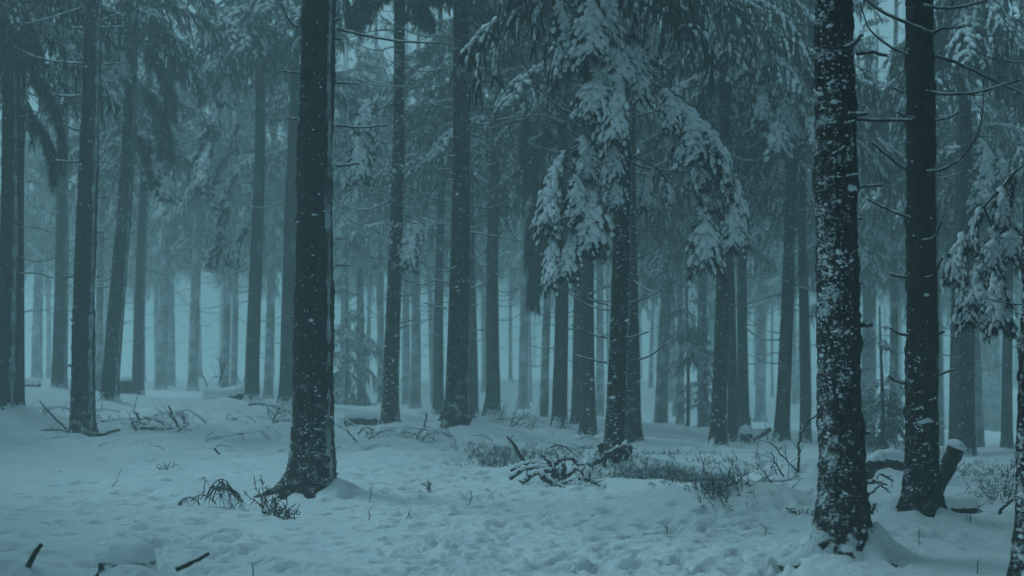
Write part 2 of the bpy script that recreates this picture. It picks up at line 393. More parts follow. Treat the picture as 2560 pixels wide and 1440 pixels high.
# fine wind ripples running across, and hardened crust
Z += .006 * fbm(X * 2.2 + .4 * Y, Y * 17, seed=21, o=2) * near
Z += .016 * np.maximum(0, fbm(X * 6, Y * 6, seed=31, o=2)) * near
trod = np.exp(-(((X - .45 - .02 * (Y - 12)) / 1.9) ** 2)) * np.clip((Y - 8) / 2, 0, 1) * np.clip((21 - Y) / 5, 0, 1) * np.clip(.6 + .8 * fbm(X * .8, Y * .8, seed=61, o=2), 0, 1)
Z += .012 * fbm(X * 7.5, Y * 7.5, seed=41, o=3) * trod
Z += .12 * np.maximum(0, fbm(X * 1.5, Y * 1.5, seed=71, o=3) - .1) * np.clip((Y - 19) / 5, 0, 1) * near
Z -= .045 * np.maximum(0, fbm(X * 3.6, Y * 5.5, seed=47, o=2) - .35) * near * np.clip(.35 + fbm(X * .5, Y * .5, seed=66, o=2), 0, 1)
rng = np.random.default_rng(5)
def stamp(x, y, rx, ry, dep, rim=.35, ang=0.0):
    R = max(rx, ry) * 2.4
    i0, i1 = np.searchsorted(gy, (y - R, y + R)); j0, j1 = np.searchsorted(gx, (x - R, x + R))
    if i1 <= i0 or j1 <= j0: return
    dx = X[i0:i1, j0:j1] - x; dy = Y[i0:i1, j0:j1] - y
    c, s = math.cos(ang), math.sin(ang)
    u = (dx * c + dy * s) / rx; v = (-dx * s + dy * c) / ry
    q = np.sqrt(u * u + v * v) * (1 + .18 * vn(dx * 14 + x * 7, dy * 14 + y * 5, seed=4))
    Z[i0:i1, j0:j1] += -dep * (1 / (1 + np.exp(np.minimum((q - 1) * 13, 60)))) + dep * rim * np.exp(-((q - 1.35) / .33) ** 2)
def pocks(n, box, size, dep, path=None, wid=1.0):
    """trodden snow: boot and hoof prints, as loose hollows with a soft rim; box in photo pixels"""
    for _ in range(n):
        if path is None:
            q = ground(rng.uniform(box[0], box[2]), rng.uniform(box[1], box[3]))
        else:
            t = rng.uniform(0, len(path) - 1.001); k = int(t); f_ = t - k
            a, b = path[k], path[k + 1]
            q = (a[0] + (b[0] - a[0]) * f_ + rng.normal() * wid, a[1] + (b[1] - a[1]) * f_ + rng.normal() * wid * .6)
        s = rng.uniform(.6, 1.5) * size
        stamp(q[0], q[1], s, s * rng.uniform(.55, .9), dep * 1.55 * rng.uniform(.5, 1.3), rng.uniform(.05, .3), rng.uniform(0, 3.14))
pocks(560, (960, 1185, 1520, 1438), .055, .055)
pocks(90, (960, 1185, 1560, 1438), .09, .06)
pocks(300, (1500, 1300, 2000, 1438), .055, .055)
pocks(150, (1050, 1110, 1500, 1200), .10, .05)
pocks(60, (1850, 1250, 2500, 1400), .08, .035)
pocks(300, (0, 1110, 800, 1420), .075, .06)
pocks(200, (0, 1040, 1150, 1130), .1, .07)
pocks(160, (1150, 1080, 2500, 1180), .1, .06)
pocks(220, (300, 1240, 1150, 1430), .065, .05)
pocks(100, (100, 1060, 1000, 1130), .13, .06)
pocks(120, (860, 1120, 1250, 1240), .09, .05)
for px, py, rx, ry, dp in ((820, 1268, .17, .05, .07), (850, 1285, .2, .04, .04), (350, 1286, .10, .09, .08), (445, 1292, .05, .05, .03), (220, 1290, .1, .07, .05), (60, 1262, .06, .06, .04),
                       (1770, 1283, .12, .09, .08), (1820, 1288, .1, .08, .06), (1870, 1285, .09, .07, .06), (1695, 1265, .10, .06, .05), (2330, 1340, .16, .07, .05), (1700, 1330, .2, .05, .04)):
    q = ground(px, py); stamp(q[0], q[1], rx, ry, dp, .3)
q = np.array(((250 - 1280) / F * 8.75, 8.75)); stamp(q[0], q[1], .075, .08, .09, .2)
q = np.array(((365 - 1280) / F * 8.7, 8.7)); stamp(q[0], q[1], .10, .12, .12, .2)
# two narrow bicycle tracks
for (a, b, n) in (((385, 1343), (600, 1336), 60), ((900, 1362), (1320, 1402), 130), ((1000, 1352), (1500, 1380), 130)):
    A, B = ground(*a), ground(*b)
    for k in range(n):
        f_ = k / n; stamp(A[0] + (B[0] - A[0]) * f_, A[1] + (B[1] - A[1]) * f_ + .03 * math.sin(f_ * 9), .016, .035, .018, .1)
for _ in range(1):
    Zc = Z.copy(); Z[1:-1, 1:-1] = .6 * Zc[1:-1, 1:-1] + .1 * (Zc[:-2, 1:-1] + Zc[2:, 1:-1] + Zc[1:-1, :-2] + Zc[1:-1, 2:])
g = Geo()
ny, nx = X.shape
i, j = np.meshgrid(np.arange(ny - 1), np.arange(nx - 1), indexing='ij'); i = i.ravel(); j = j.ravel()
g.add(np.stack([X, Y, Z], -1).reshape(-1, 3), np.stack([i * nx + j, i * nx + j + 1, (i + 1) * nx + j + 1, (i + 1) * nx + j], 1))
tag(mobj('ground', g.mesh('ground', [M_GROUND])), 'trodden snow covering the forest floor', 'ground', kind='structure')

# ------------------------------------------------------------------ boughs and crowns
def bough(seed, L, p0, p1, n2=26, k2=.42, hang=.9, sl=.22, sw=.026, ns=16, frost=.15, snow=1.0, ss=.045, sub=1, wood=.018, jit=.12):
    """one needle bough: x outward, z up.  material 0 wood, 1 needles, 2 snow, 3 frosted needles"""
    r = np.random.default_rng(seed); g = Geo()
    n = 14; s = np.linspace(0, 1, n)
    pit = np.radians(p0 + (p1 - p0) * s ** 1.2)
    yaw = np.cumsum(r.normal(0, .05, n))
    stp = np.stack([np.cos(pit) * np.cos(yaw), np.cos(pit) * np.sin(yaw), np.sin(pit)], 1) * L / (n - 1)
    Pm = np.concatenate([[[0, 0, 0]], np.cumsum(stp[:-1], 0)])
    add_tube(g, Pm, wood * (1 - .8 * s), 5, 0)
    axes = [(Pm, 1.0)]
    Tm = nrm(np.gradient(Pm, axis=0))
    for k in range(n2):
        t = .12 + .88 * (k + r.uniform(0, 1)) / n2; sd_ = 1 if k % 2 else -1
        q = t * (n - 1); i = min(int(q), n - 2); f = q - i
        S = Pm[i] * (1 - f) + Pm[i + 1] * f; T = Tm[i]
        lat = nrm(np.cross(T, (0, 0, 1.0)) + 1e-6) * sd_
        l2 = L * k2 * (.35 + .65 * math.sin(math.pi * min(1, .25 + .75 * (1 - t)) ) if t < .9 else .35) * r.uniform(.7, 1.25)
        d0 = nrm(T * r.uniform(.4, .8) + lat * r.uniform(.5, .95) + np.array((0, 0, r.uniform(-.2, .15))))
        m = 7; u = np.linspace(0, 1, m)[:, None]
        D = nrm(d0 * (1 - hang * u) + np.array((0, 0, -1.0)) * hang * u * 1.1)
        P2 = S + np.concatenate([[[0, 0, 0]], np.cumsum(D[:-1], 0)]) * l2 / (m - 1)
        axes.append((P2, 1.0))
        add_tube(g, P2[::2], np.linspace(.007, .003, len(P2[::2])), 3, 0, cap=False)
    Ss, Ds, C, TX, SZ = [], [], [], [], []
    for k, (P, _) in enumerate(axes):
        m = ns if k else ns * 2
        t = r.uniform(.12 if k else .25, 1, m) * (len(P) - 1); i = np.minimum(t.astype(int), len(P) - 2); f = (t - i)[:, None]
        pos = P[i] * (1 - f) + P[i + 1] * f; tan = nrm(P[i + 1] - P[i])
        Ss.append(pos); Ds.append(nrm(tan * .8 + r.standard_normal((m, 3)) * .42 + np.array((0, 0, -.45 * hang))))
        if snow > 0:
            ln = np.linalg.norm(np.diff(P, axis=0), axis=1).sum()
            m2 = max(2, int(ln / ss * .9 * min(1, snow)))
            t2 = (np.linspace(.06 if k else .3, .97, m2) + r.normal(0, .02, m2)).clip(0, .99)
            keep = r.uniform(0, 1, m2) < snow
            t2 = t2[keep]; t3 = t2 * (len(P) - 1); i = np.minimum(t3.astype(int), len(P) - 2); f = (t3 - i)[:, None]
            C.append(P[i] * (1 - f) + P[i + 1] * f); TX.append(nrm(P[i + 1] - P[i])); SZ.append(ss * (1.15 - .55 * t2) * r.uniform(.65, 1.25, len(t2)))
    S = np.concatenate(Ss); D = np.concatenate(Ds)
    fr = r.uniform(0, 1, len(S)) < frost
    ln = sl * r.uniform(.5, 1.3, len(S))
    ribbons(g, S[~fr], D[~fr], ln[~fr], sw, 1, r, .5 * hang)
    if fr.any(): ribbons(g, S[fr], D[fr], ln[fr] * .8, sw * .9, 3, r, .5 * hang)
    if snow > 0:
        C = np.concatenate(C); TX = np.concatenate(TX); SZ = np.concatenate(SZ)[:, None]
        up = np.array((.45, 0, 1.0)); up = nrm(up - TX * (TX @ up)[:, None])
        Yv = np.cross(up, TX)
        C = C + up * SZ * .45 + r.normal(0, jit, C.shape) * SZ
        el = r.uniform(1.1, 2.0, SZ.shape)
        blobs(g, C, TX * SZ * el, Yv * SZ * r.uniform(.7, 1.15, SZ.shape), up * SZ * r.uniform(.45, .75, SZ.shape), 2, sub, .13, seed)
    return g
BM = [M_WOOD, M_NEEDLE, M_SNOW, M_FROST]
LOW = [bough(100 + k, 1.9, r0, r1, 22, .40, .95, .26, .034, 11, fr, sn, .036) for k, (r0, r1, fr, sn) in
       enumerate(((-5, -50, .12, .25), (0, -35, .2, .5), (-15, -60, .08, .12), (5, -40, .25, .7), (-10, -30, .15, .35)))]
SNW = [bough(120 + k, 1.9, r0, r1, 22, .38, .9, .22, .032, 12, .25, .6, .046) for k, (r0, r1) in enumerate(((-5, -55), (0, -45), (-12, -60)))]
HI = [bough(140 + k, 1.5, 0, -35, 13, .42, .7, .30, .055, 8, .25, .7, .045) for k in range(3)]
def crown(seed, H, L0, snowy, dens=1.0, young=False, up=.45):
    r = np.random.default_rng(seed); g = Geo(); h = 0.0
    while h < H - .3:
        low = h < H * .5
        for q in range(int(r.integers(3, 6) * dens * (1 if low else up) + .5)):
            a = r.uniform(0, 6.283)
            L = (L0 * (1 - h / H) ** .75 + .25) * r.uniform(.65, 1.15)
            b = (SNW if r.uniform() < snowy else LOW) if low else HI
            b = b[r.integers(len(b))]
            s = L / 1.8; c, sn = math.cos(a), math.sin(a)
            if young: s *= 1.0
            M = np.array([[c, -sn, 0], [sn, c, 0], [0, 0, 1]]) @ np.diag((s, s, s * r.uniform(.9, 1.25)))
            tp = r.uniform(-.15, .3) * (1 if not low else .6)
            Rt = np.array([[math.cos(tp), 0, -math.sin(tp)], [0, 1, 0], [math.sin(tp), 0, math.cos(tp)]])
            g.geo(b, M @ Rt, (0, 0, h + r.uniform(-.12, .12)))
        h += r.uniform(.34, .52) / (1.0 if low else .8)
    return g
CROWN_H = 9.0
SHADE_RING_CROWN = crown(10, CROWN_H, 1.9, .08, 1.0, up=1.1).mesh('crown_dense', BM)  # thick crown, used only on the unseen spruces added for shade
CROWNS = [crown(11, CROWN_H, 1.9, .08, .85).mesh('crown_dark', BM), crown(12, CROWN_H, 2.0, .2, .75).mesh('crown_loose', BM),
          crown(13, CROWN_H, 1.8, .35, .75).mesh('crown_frosted', BM), crown(14, CROWN_H, 2.0, .6, .75).mesh('crown_snowy', BM),
          crown(15, CROWN_H, 2.2, .3, .7).mesh('crown_wide', BM)]
YOUNG = [crown(31, 5.0, 1.25, .3, 1.0, True).mesh('young_crown', BM), crown(32, 5.0, 1.25, .2, 1.0, True).mesh('young_crown_dark', BM)]
# big single boughs seen clearly
PEN2 = [bough(240 + k, L, a, b, 40, k2, .62, .11, .015, 52, .08, .70, .046, 2, .014, .42) for k, (L, a, b, k2) in
        enumerate(((.75, -48, -97, .42), (.9, -55, -95, .40), (.65, -40, -98, .48), (.8, -62, -92, .46)))]
PEN2M = [p_.mesh('snowy_spray', BM) for p_ in PEN2]
CURT = [bough(220 + k, L, a, b, 30, k2, 1.0, .28, .02, 46, .05, sn, .035, 1, .02) for k, (L, a, b, k2, sn) in
        enumerate(((1.6, -28, -97, .34, .06), (1.4, -20, -90, .42, .14), (2.0, -34, -98, .28, .08)))]
CURTM = [p_.mesh('hanging_bough', BM) for p_ in CURT]

# ------------------------------------------------------------------ dead branches on stems
def branch_geo(seed, L, rise, dip, r0, fork, snow=.8, wig=.03):
    r = np.random.default_rng(seed); gw, gs = Geo(), Geo()
    def limb(S, d, L, r0, rise, dip):
        n = 9; s = np.linspace(0, 1, n)
        nz = np.cumsum(r.normal(0, wig, (n, 3)), 0) * L * .35; nz -= nz[0]
        side = np.array((-d[1], d[0], 0))
        P = S + d[None] * (s * L)[:, None] + np.array((0, 0, 1.0)) * ((-dip * s + rise * s ** 2) * L)[:, None] + nz
        R = r0 * (1 - .62 * s)
        add_tube(gw, P, R, 6, 0)
        if snow > 0:
            T = nrm(np.gradient(P, axis=0)); hz = np.sqrt(1 - T[:, 2] ** 2)
            Rs = np.maximum(R * .95, .006) * hz * snow * (1 + .35 * r.standard_normal(n)).clip(.3, 1.7)
            add_tube(gs, P + np.array((0, 0, 1.0)) * (R * .75)[:, None], Rs, 6, 0)
        return P
    P = limb(np.zeros(3), np.array((1.0, 0, 0)), L, r0, rise, dip)
    for k in range(fork):
        i = r.integers(4, 8); a = r.uniform(.35, .9) * r.choice((-1, 1))
        limb(P[i], np.array((math.cos(a), math.sin(a), 0)), L * r.uniform(.2, .42), r0 * .5, rise * r.uniform(.5, 2), dip * .2)
    return gw, gs
def branch_mesh(*a, **k):
    gw, gs = branch_geo(*a, **k)
    return gw.mesh('branch', [M_WOOD]), gs.mesh('branch_snow', [M_SNOW])
BR = [branch_mesh(300 + k, L, ri, di, r0, fk) for k, (L, ri, di, r0, fk) in enumerate((
    (1.0, .45, .15, .014, 0), (1.3, .6, .35, .016, 1), (.8, .2, .1, .013, 0), (1.6, .75, .45, .018, 2), (.5, .1, .05, .012, 0),
    (1.2, -.2, .1, .015, 1), (1.8, .5, .4, .02, 3), (.35, .05, .02, .012, 0), (1.4, -.45, -.1, .016, 2), (.9, .8, .5, .012, 1)))]

class Stem:
    def __init__(s, base, r, H, lean, seed, flare, lobes, bend):
        s.b = np.asarray(base); s.r0 = r; s.H = H; s.lean = np.asarray(lean); s.fl = flare; s.seed = seed; s.lobes = lobes; s.bend = bend
    def c(s, z):
        z = np.asarray(z, float)
        x = s.lean[0] * z + s.bend * np.sin(z * .55 + s.seed); y = s.lean[1] * z + s.bend * np.cos(z * .43 + s.seed * 2)
        x0 = s.bend * math.sin(s.seed); y0 = s.bend * math.cos(s.seed * 2)
        return np.stack([x - x0, y - y0, z], -1)
    def r(s, z, az=None):
        z = np.asarray(z, float); zz = np.maximum(z, -.10)
        rr = s.r0 * np.maximum(1.06 - zz / (s.H + 5), .06)
        f = s.fl * (.40 * np.exp(-zz / .12) + .17 * np.exp(-zz / .45))
        if az is not None:
            lob = 0
            for a, wdt, am in s.lobes:
                d = np.angle(np.exp(1j * (az - a))); lob = lob + am * np.exp(-(d / wdt) ** 2)
            f = f * (.28 + lob)
            rr = rr * (1 + .035 * np.sin(2 * az + s.seed) + .02 * np.sin(5 * az + z * 1.3))
        return rr * (1 + f)

BARKS = {13: M_BARKT, 35: M_BARKP, 37: M_BARKL, 44: M_BARKP, 2: M_BARKT, 14: M_BARKE, 18: M_BARKT, 26: M_BARKE, 27: M_BARKT}
def make_tree(idx, label, px, py, d, wpx, up, cb, kind, dust, o, group=None, simple=False):
    base = at(px, py, d)
    base[2] = gz(base[0], base[1]) - (.03 if d < 45 else 0) - (.02 if o.get('near') else 0)
    top = at(up[0], up[1], d); h = top[2] - base[2]
    lean = ((top[0] - base[0]) / max(h, 1.5), random.Random(idx).uniform(-.01, .01))
    r = wpx * d / F / 2
    if d > 24 and not o.get('keep'): cb = cb + (1.3 if d < 58 else 2.2)
    H = cb + (8.2 if d < 58 else 12.0)
    rg = np.random.default_rng(1000 + idx)
    fl = o.get('flare', 1.0)
    lobes = [(a + rg.uniform(-.3, .3), rg.uniform(.25, .45), rg.uniform(.2, .9)) for a in np.arange(0, 6.28, 1.4)]
    if idx == 35: lobes = [(math.radians(198), .36, 1.05), (math.radians(-18), .36, .8), (math.radians(80), .4, .8), (math.radians(-75), .5, .05)]
    if idx == 13: lobes = [(math.radians(190), .45, 1.0), (math.radians(-20), .45, .35), (math.radians(90), .5, .8), (math.radians(-95), .3, .25)]
    if idx == 37: lobes = [(math.radians(195), .45, 1.1), (math.radians(-10), .4, .5), (math.radians(90), .5, .8), (math.radians(-85), .5, .1)]
    nr = o.get('near', 0)
    T = Stem(base, r, H, lean, idx * 1.7, fl, lobes, (.035 if not nr else .02) * (1 if d < 50 else .6))
    root = bpy.data.objects.new('spruce_tree', None); link(root); root.location = base
    root.empty_display_size = .2
    tag(root, label, 'tree', group)
    sides = {0: 20, 1: 44, 2: 72}[nr]
    if simple: sides = 10
    vis = 1.6 + .26 * d
    if nr == 2: zs = np.concatenate([np.arange(-.3, vis, .028), np.arange(vis, H, .5), [H]])
    elif nr == 1: zs = np.concatenate([np.arange(-.3, vis, .06), np.arange(vis, H, .5), [H]])
    else: zs = np.concatenate([np.linspace(-.3, 1.2, 12), np.linspace(1.35, H, 9 if simple else 26)])
    az = np.arange(sides) * 2 * math.pi / sides
    Zg, Ag = np.meshgrid(zs, az, indexing='ij')
    R = T.r(Zg, Ag)
    ca, sa = np.cos(Ag), np.sin(Ag)
    if nr:
        amp = .013 if nr == 2 else .010
        n_ = fbm(ca * r * 26 + idx, sa * r * 26, Zg * 15, seed=idx, o=2)
        R = R + amp * np.abs(n_) * 1.3 + .016 * fbm(ca * 2 + idx, sa * 2, Zg * 1.6, seed=idx + 5, o=3)
        # whorl knots: slight swellings
        R = R + .008 * np.exp(-((Zg % .62) - .31) ** 2 / .004)
    else:
        R = R * (1 + .025 * fbm(ca * 2 + idx, sa * 2, Zg * 2, seed=idx, o=2))
    if idx == 35: R = R + .03 * np.exp(-((Zg - 2.85) / .14) ** 2 - (np.angle(np.exp(1j * (Ag - math.radians(195)))) / .7) ** 2)
    Cc = T.c(Zg)
    V = Cc + np.stack([ca * R, sa * R, np.zeros_like(R)], -1)
    k = len(zs); i, j = np.meshgrid(np.arange(k - 1), np.arange(sides), indexing='ij'); i = i.ravel(); j = j.ravel(); j2 = (j + 1) % sides
    g = Geo(); g.add(V.reshape(-1, 3), np.stack([i * sides + j, i * sides + j2, (i + 1) * sides + j2, (i + 1) * sides + j], 1))
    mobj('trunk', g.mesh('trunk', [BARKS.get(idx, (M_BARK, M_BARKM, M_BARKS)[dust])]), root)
    # crown
    me = CROWNS[kind]
    cr = mobj('crown', me, root, T.c(cb))
    s = rg.uniform(.85, 1.15) * o.get('cs', 1.0); cr.scale = (s, s, (H + .7 - cb) / CROWN_H)
    cr.rotation_euler = (-lean[1], lean[0], rg.uniform(0, 6.28))
    # snow plastered in a stripe down one side
    if 'strip' in o:
        ac, aw = o['strip']; zz = np.arange(.12, min(vis + .3, H), .05)
        u = np.linspace(-1, 1, 7)
        wv = aw * (1 + .5 * vn(zz * 3, zz * 0 + idx, seed=idx + 2) + .4 * vn(zz * 11, zz * 0, seed=idx)).clip(.25, 2)
        cv = ac + aw * .35 * vn(zz * 1.3, zz * 0 + 7, seed=idx + 8)
        A = np.radians(cv[:, None] + wv[:, None] * u[None])
        Zs = np.repeat(zz[:, None], 7, 1)
        th = (.010 * (1 - u ** 2)[None] - .004) * (1 + .5 * vn(Zs * 16, A * 9, seed=idx + 4)) + (.012 if nr else .004)
        R2 = T.r(Zs, A) + th; V2 = T.c(Zs) + np.stack([np.cos(A) * R2, np.sin(A) * R2, np.zeros_like(R2)], -1)
        i, j = np.meshgrid(np.arange(len(zz) - 1), np.arange(6), indexing='ij'); i = i.ravel(); j = j.ravel()
        g = Geo(); g.add(V2.reshape(-1, 3), np.stack([i * 7 + j, i * 7 + j + 1, (i + 1) * 7 + j + 1, (i + 1) * 7 + j], 1))
        mobj('snow_stripe', g.mesh('snow_stripe', [M_RIME]), root)
    # snow caught on bark scales
    n = int(o.get('spk', 0) * (.75 if nr == 2 else .8))
    if n:
        m = n * 9
        A = rg.uniform(math.pi, 2 * math.pi, m); zz = rg.uniform(.02, vis + .2, m) if not o.get('patch') else rg.uniform(.02, vis + .2, m)
        cl = fbm(np.cos(A) * r * 7 + idx, np.sin(A) * r * 7, zz * 3.2, seed=idx + 50, o=3)
        pr = .12 + .88 / (1 + np.exp(-(cl - .3) * 4.5))
        if o.get('patch'): pr = pr * np.clip(.12 + 1.1 * np.exp(-((A - math.radians(232)) / .75) ** 2), 0, 1) * np.clip(.35 + zz / 1.0, .3, 1)
        elif o.get('low'): pr = (pr * .8 + .03) * np.clip(1.25 - zz / 1.5, .07, 1) * np.clip(.15 + 1.2 * np.exp(-((A - math.radians(225)) / .7) ** 2), 0, 1)
        elif nr == 2: pr = (pr * .7 + .06) * np.clip(1.3 - zz / 1.15, .10, 1)
        sel = np.where(rg.uniform(0, 1, m) < pr)[0][:n]
        A = A[sel]; zz = zz[sel]
        sz = rg.lognormal(0, .5, len(sel)) * (.0062 if nr == 2 else .0085 if nr else .0085)
        if o.get('patch'): sz *= 1.15
        out = np.stack([np.cos(A), np.sin(A), 0 * A], 1); tg = np.stack([-np.sin(A), np.cos(A), 0 * A], 1); upv = np.repeat([[0, 0, 1.0]], len(A), 0)
        C = T.c(zz) + out * (T.r(zz, A) + (.007 if nr else .002))[:, None]
        tl = rg.uniform(-.5, .5, len(A))[:, None]
        g = Geo()
        blobs(g, C, (tg * 1.25 + upv * tl) * sz[:, None], (upv * .75 - tg * tl * .4) * sz[:, None], out * .8 * sz[:, None], 0, 1, .34, idx)
        tag(mobj('bark_snow', g.mesh('bark_snow', [M_SNOW]), root), kind='stuff')
    # dead branches
    def put_branch(k, z, a, sc_, tilt=0.0, thick=1.0):
        ob = mobj('branch', BR[k][0], root, T.c(z) + np.array((math.cos(a), math.sin(a), 0)) * float(T.r(z)) * .85)
        ob.rotation_euler = (0, -tilt, a); ob.scale = (sc_, sc_ * thick, sc_ * thick)
        mobj('snow', BR[k][1], ob)
        return ob
    nb = int(o.get('n', 0) * (2.2 if d < 46 else 1.5))
    z = rg.uniform(1.3, 1.9)
    for q in range(nb):
        zq = z + (min(vis, cb + 1.0) - z) * (q + rg.uniform(0, 1)) / max(nb, 1)
        low_ = zq < 2.6
        kk = rg.choice((4, 7, 2, 0)) if low_ else rg.choice((0, 1, 2, 3, 5, 6, 8, 9))
        a = rg.choice((0, math.pi)) + rg.normal(0, .7)
        put_branch(int(kk), zq, a, rg.uniform(.6, 1.05) * (.9 if d < 45 else 1.1), rg.normal(0, .12), 1.15 if d > 30 else .9)
    return root, T, put_branch

def make_shade_spruce(idx, x, y, cb):  # out-of-view spruce, added so its crown holds back skylight
    rg = np.random.default_rng(idx); z = float(gz(x, y))
    root = bpy.data.objects.new('spruce_tree', None); link(root); root.location = (x, y, z)
    tag(root, 'unseen spruce added around the viewpoint to shade the near fog', 'tree', 'unseen spruces added for shade')
    T = Stem((x, y, z), .2, cb + 8, (0, 0), idx, .9, [(a, .4, .7) for a in (0, 1.5, 3.1, 4.6)], .02)
    zs = np.concatenate([np.linspace(-.3, 1.2, 14), np.linspace(1.4, cb + 8, 24)]); g = Geo()
    add_tube(g, T.c(zs), T.r(zs), 18)
    mobj('trunk', g.mesh('trunk', [M_BARK]), root)
    c = mobj('crown', SHADE_RING_CROWN, root, (0, 0, cb)); c.scale = (1.8, 1.8, 8.6 / CROWN_H); c.rotation_euler = (0, 0, rg.uniform(0, 6))
random.seed(4)
ROOTS = {}
for idx, t in enumerate(TREES):
    ROOTS[idx] = make_tree(idx, *t)

def bough_part(idx, mesh, px, py, a, s, sz=None, tilt=0.0):
    """a bough leaving stem idx at the height that photo pixel row py has there"""
    root, T, _ = ROOTS[idx]
    z = at(px, py, TREES[idx][3])[2] - T.b[2]
    ob = mobj('bough', mesh, root, T.c(z) + np.array((math.cos(a), math.sin(a), 0)) * float(T.r(z)) * .7)
    ob.rotation_euler = (0, -tilt, a); ob.scale = (s, s, s if sz is None else sz)
    return ob
R_ = math.radians
def spray(idx, pts, s, dd=0.0, az=270, seed=0):
    """hanging snow-laden sprays of stem idx, each with its thin carrying limb, at photo points"""
    root, T, _ = ROOTS[idx]; d = TREES[idx][3]; r = np.random.default_rng(seed + 31); done = []
    for k, (px, py) in enumerate(pts):
        P = at(px, py, d + dd + r.uniform(-.25, .25)) - T.b
        ob = mobj('bough', PEN2M[int(r.integers(4))], root, P)
        q = s * r.uniform(.8, 1.25); ob.scale = (q, q * r.uniform(.85, 1.2), q * r.uniform(.9, 1.2))
        ob.rotation_euler = (0, r.normal(0, .12), math.radians(az) + r.normal(0, .55))
        zc = P[2] + .12 + .15 * abs(P[0] - T.c(P[2])[0]); A = T.c(zc); s_ = np.linspace(0, 1, 7)[:, None]
        near_ = [q_ for q_ in done if np.linalg.norm(q_ - P) < np.linalg.norm(A - P)]
        if near_: A = min(near_, key=lambda q_: np.linalg.norm(q_ - P))
        done.append(P)
        Q = A + (P - A) * s_ + np.array((0, 0, 1.0)) * (.22 * s_ * (1 - s_)) * np.linalg.norm(P - A)
        g = Geo(); add_tube(g, Q - P, np.linspace(.016, .008, 7), 5)
        me = g.mesh('limb', [M_WOOD]); lo = mobj('limb', me, root, P)
# the snow-laden sprays of the dark spruce above the branch heap (idx 26)
spray(26, ((1505, 338), (1462, 345), (1422, 372), (1398, 415), (1440, 430), (1478, 402), (1412, 500), (1452, 505), (1405, 560), (1432, 580), (1482, 470), (1500, 395)), .80, -.25, 245, 1)
spray(26, ((1520, 112), (1576, 104), (1500, 165), (1592, 150), (1545, 60), (1478, -10), (1530, -30), (1585, -20), (1620, 30), (1500, 40), (1398, 0), (1560, 190)), .95, -.35, 268, 2)
spray(26, ((1655, 222), (1690, 238), (1722, 262), (1752, 300), (1778, 345), (1742, 350), (1800, 410), (1768, 420), (1735, 440), (1812, 480), (1782, 500), (1748, 520), (1830, 510), (1700, 300)), .85, -.1, 300, 3)
spray(26, ((1552, 440), (1640, 420), (1670, 460)), .5, -.3, 270, 4)
# the reaching snowy boughs on the slope spruce (29)
spray(29, ((1870, 10), (1892, 60), (1905, 110), (1925, 140), (1945, 190), (1965, 230), (1905, 215), (1985, 260), (1928, 285), (1850, -20), (1890, -30), (1940, 60), (1830, 60), (1850, 130), (1760, 10), (1740, -30)), 1.15, -.2, 300, 5)
# dark curtains: slanting spruce (3), curtain spruce (22), speckled spruce (14)
for k, py, a, s, sz in ((0, 100, -10, 1.0, 1.2), (2, 200, -20, .9, 1.0), (1, 20, -5, 1.1, 1.3), (0, 330, -25, .75, .9)): bough_part(3, CURTM[k], 325, py, R_(a), s, sz)
for k, py, a, s, sz in ((2, 400, 200, .8, 1.3), (2, 540, 215, .8, 1.15), (0, 430, 190, .8, 1.3), (0, 300, 205, .9, 1.2), (2, 160, 190, .9, 1.2), (0, 560, 200, .75, 1.1), (2, 480, 230, .8, 1.2)): bough_part(22, CURTM[k], 1400, py, R_(a), s, sz)
for k, py, a, s, sz in ((1, -20, 215, .8, .6), (0, -30, -30, .7, .6), (1, -10, -70, .7, .55), (1, -60, 160, 1, .8)): bough_part(14, CURTM[k], 992, py, R_(a), s, sz)
for k, py, a, s, sz in ((1, -60, 250, .8, .6), (0, -30, -40, .7, .6), (1, -50, 170, .8, .6)): bough_part(18, CURTM[k], 1150, py, R_(a), s, sz)
spray(10, ((560, 240), (545, 300), (535, 350), (575, 380), (560, 430), (600, 300), (610, 420), (570, 500), (590, 180), (560, 600), (620, 560)), 1.3, 0, 210, 8)
spray(3, ((385, 360), (410, 440), (300, 130)), 1.0, 0, 300, 9)
spray(14, ((920, 290), (900, 340), (1060, 560), (930, 250)), 1.0, 0, 230, 10)
# sprays over the thin bush from the spruce standing just outside (45)
spray(45, ((2545, 425), (2508, 470), (2460, 520), (2418, 585), (2432, 650), (2478, 570), (2525, 545), (2495, 650), (2465, 625)), .62, .3, 225, 6)
spray(40, ((2450, 340), (2485, 370), (2470, 420), (2440, 60), (2500, 120)), .95, 0, 270, 7)
for k, py, a, s, sz in ((1, -20, 200, .9, .8), (0, 40, -30, .9, .8), (1, 60, 100, 1, .8)): bough_part(40, CURTM[k], 2412, py, R_(a), s, sz)
for k, py, a, s, sz in ((0, 60, 190, 1.0, 1.2), (2, 140, 20, .9, 1.1), (1, 10, -60, 1.0, 1.2), (0, 260, 15, .8, 1.0)): bough_part(0, CURTM[k], 30, py, R_(a), s, sz)

